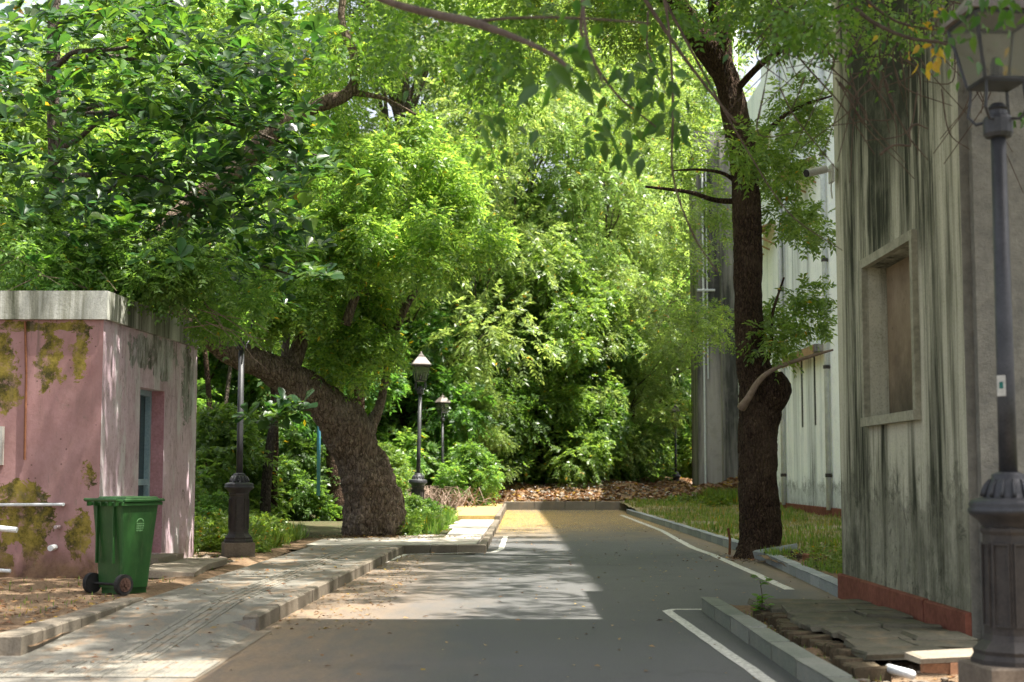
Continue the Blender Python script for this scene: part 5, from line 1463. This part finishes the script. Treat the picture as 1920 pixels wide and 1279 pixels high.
random.seed(41)
bs = []
for i in range(11): bs.append((U(-5, 5), U(58.5, 63), U(.7, 1.2), 0))
for i in range(10): bs.append((U(4.6, 9), U(64.5, 69), U(1.1, 1.8), 0))
for i in range(14): bs.append((U(-13, -5.6), U(28.5, 36), U(.6, 1.0), 1))
for i in range(9): bs.append((U(-6.2, -3.9), U(36, 50), U(.5, .85), 2))
for i in range(15): bs.append((U(-8.2, -4.6), U(23.8, 28), U(.28, .42), 3))
for i in range(3): bs.append((U(-2.3, -1.7), U(30, 36), U(.2, .28), 4))
WH = ['behind the leaf bank at the road end', 'in the undergrowth left of the leaning trunk', 'along the far pavement left of the road', 'low in the grass behind the corner lamp', 'in the bright grass right of the leaning trunk']
OR = 'first second third fourth fifth sixth seventh eighth ninth tenth eleventh twelfth thirteenth fourteenth fifteenth sixteenth seventeenth eighteenth nineteenth twentieth twenty-first twenty-second'.split()
for zn in range(5):
    row = sorted([b for b in bs if b[3] == zn], key=lambda b: b[0] / b[1])
    for i, (x_, y_, s_, _) in enumerate(row):
        kd = random.choice(['bush', 'bush', 'bush_dark'])
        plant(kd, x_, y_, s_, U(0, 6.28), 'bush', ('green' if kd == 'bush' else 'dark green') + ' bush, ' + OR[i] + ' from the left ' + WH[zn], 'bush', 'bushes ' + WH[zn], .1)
# bright bush by the thin lamp and its dry brush
plant('bush', bx(880, 50), 50, .8, 1, 'bush', 'yellow green bush drooping over the dry brush by the thin lamp', 'bush', None)
m = MB(); random.seed(50)
for _ in range(420):
    c = Vector((random.gauss(-2.6, .75), random.gauss(49.5, 1.2), .1)); a = U(0, 6.28); l_ = U(.4, 1.3)
    m.tube([c, c + Vector((math.cos(a) * l_ * .5, math.sin(a) * l_ * .5, U(.2, .8))), c + Vector((math.cos(a) * l_, math.sin(a) * l_, U(.0, .8)))], [.02, .014, .006], 4)
tag(m.build('dry_brush', M['twig_pale']), 'heap of dry pale twigs beside the yellow pavement', None, None, 'stuff')
# thin stems in the left wood
random.seed(60)
stems = [(392, 33, 16), (500, 31, 22), (520, 32, 16), (415, 36, 12), (690, 40, 30), (1075, 60.5, 20), (1180, 61, 12), (470, 38, 12), (640, 38, 34), (905, 56, 10)]
STL = ['leftmost thin tree stem in the wood beside the hut', 'thin forked looking stem right of the corner lamp', 'slim stem close behind the one right of the corner lamp', 'very thin stem between hut and corner lamp',
       'stem just right of the leaning trunk', 'dark trunk in the middle of the wood behind the leaf bank', 'thin dark stem right of the dark middle trunk', 'thin pale stem just right of the corner lamp pole',
       'dark stem directly behind the leaning trunk', 'thin stem left of the leaf bank near the yellow pavement']
for i, (px_, Y_, w_) in enumerate(stems):
    x_ = bx(px_, Y_); m = MB()
    lp = limb_pts((0, 0, -.1), (U(-.5, .5), U(-.3, .3), U(4.5, 6)), 8, 0, .04); r_ = w_ / 2 / F * Y_
    m.tube(lp, [r_ * (1 - .5 * k / 7) for k in range(8)], 9)
    k_ = empty('young_tree', (x_, Y_, .1), 0, ('%s thin stem counted from the left in the shaded wood' % 'first third fourth second sixth eighth ninth'.split()[0]) if False else STL[i], 'tree', 'young stems in the undergrowth')
    m.build('trunk', M['bark_grey'] if i % 2 else M['bark_dark'], k_, smooth=True)
    O, Dr = puff((lp[-1].x, lp[-1].y, lp[-1].z), 1.2, 160, .6); p, d, nn = sprays(O, Dr, .35, 5)
    me = leaf_mesh('crown', p, d, nn, .13 * (.7 + .6 * rng.random(len(p))), .055, M['leaf_mid']); link_mesh('crown', me, k_)
# far wood as one mass
random.seed(70)
store = ([], [], [])
for _ in range(150):
    c = (U(-60, 60), U(88, 112), U(0, 15)); n = 90
    O, Dr = puff(c, U(2.4, 4), n, .7); p, d, nn = sprays(O, Dr, .8, 4)
    store[0].append(p); store[1].append(d); store[2].append(nn)
flush('far_woods', None, (0, 0, 0), M['leaf_mid'], .42, .20, store, kind='stuff')
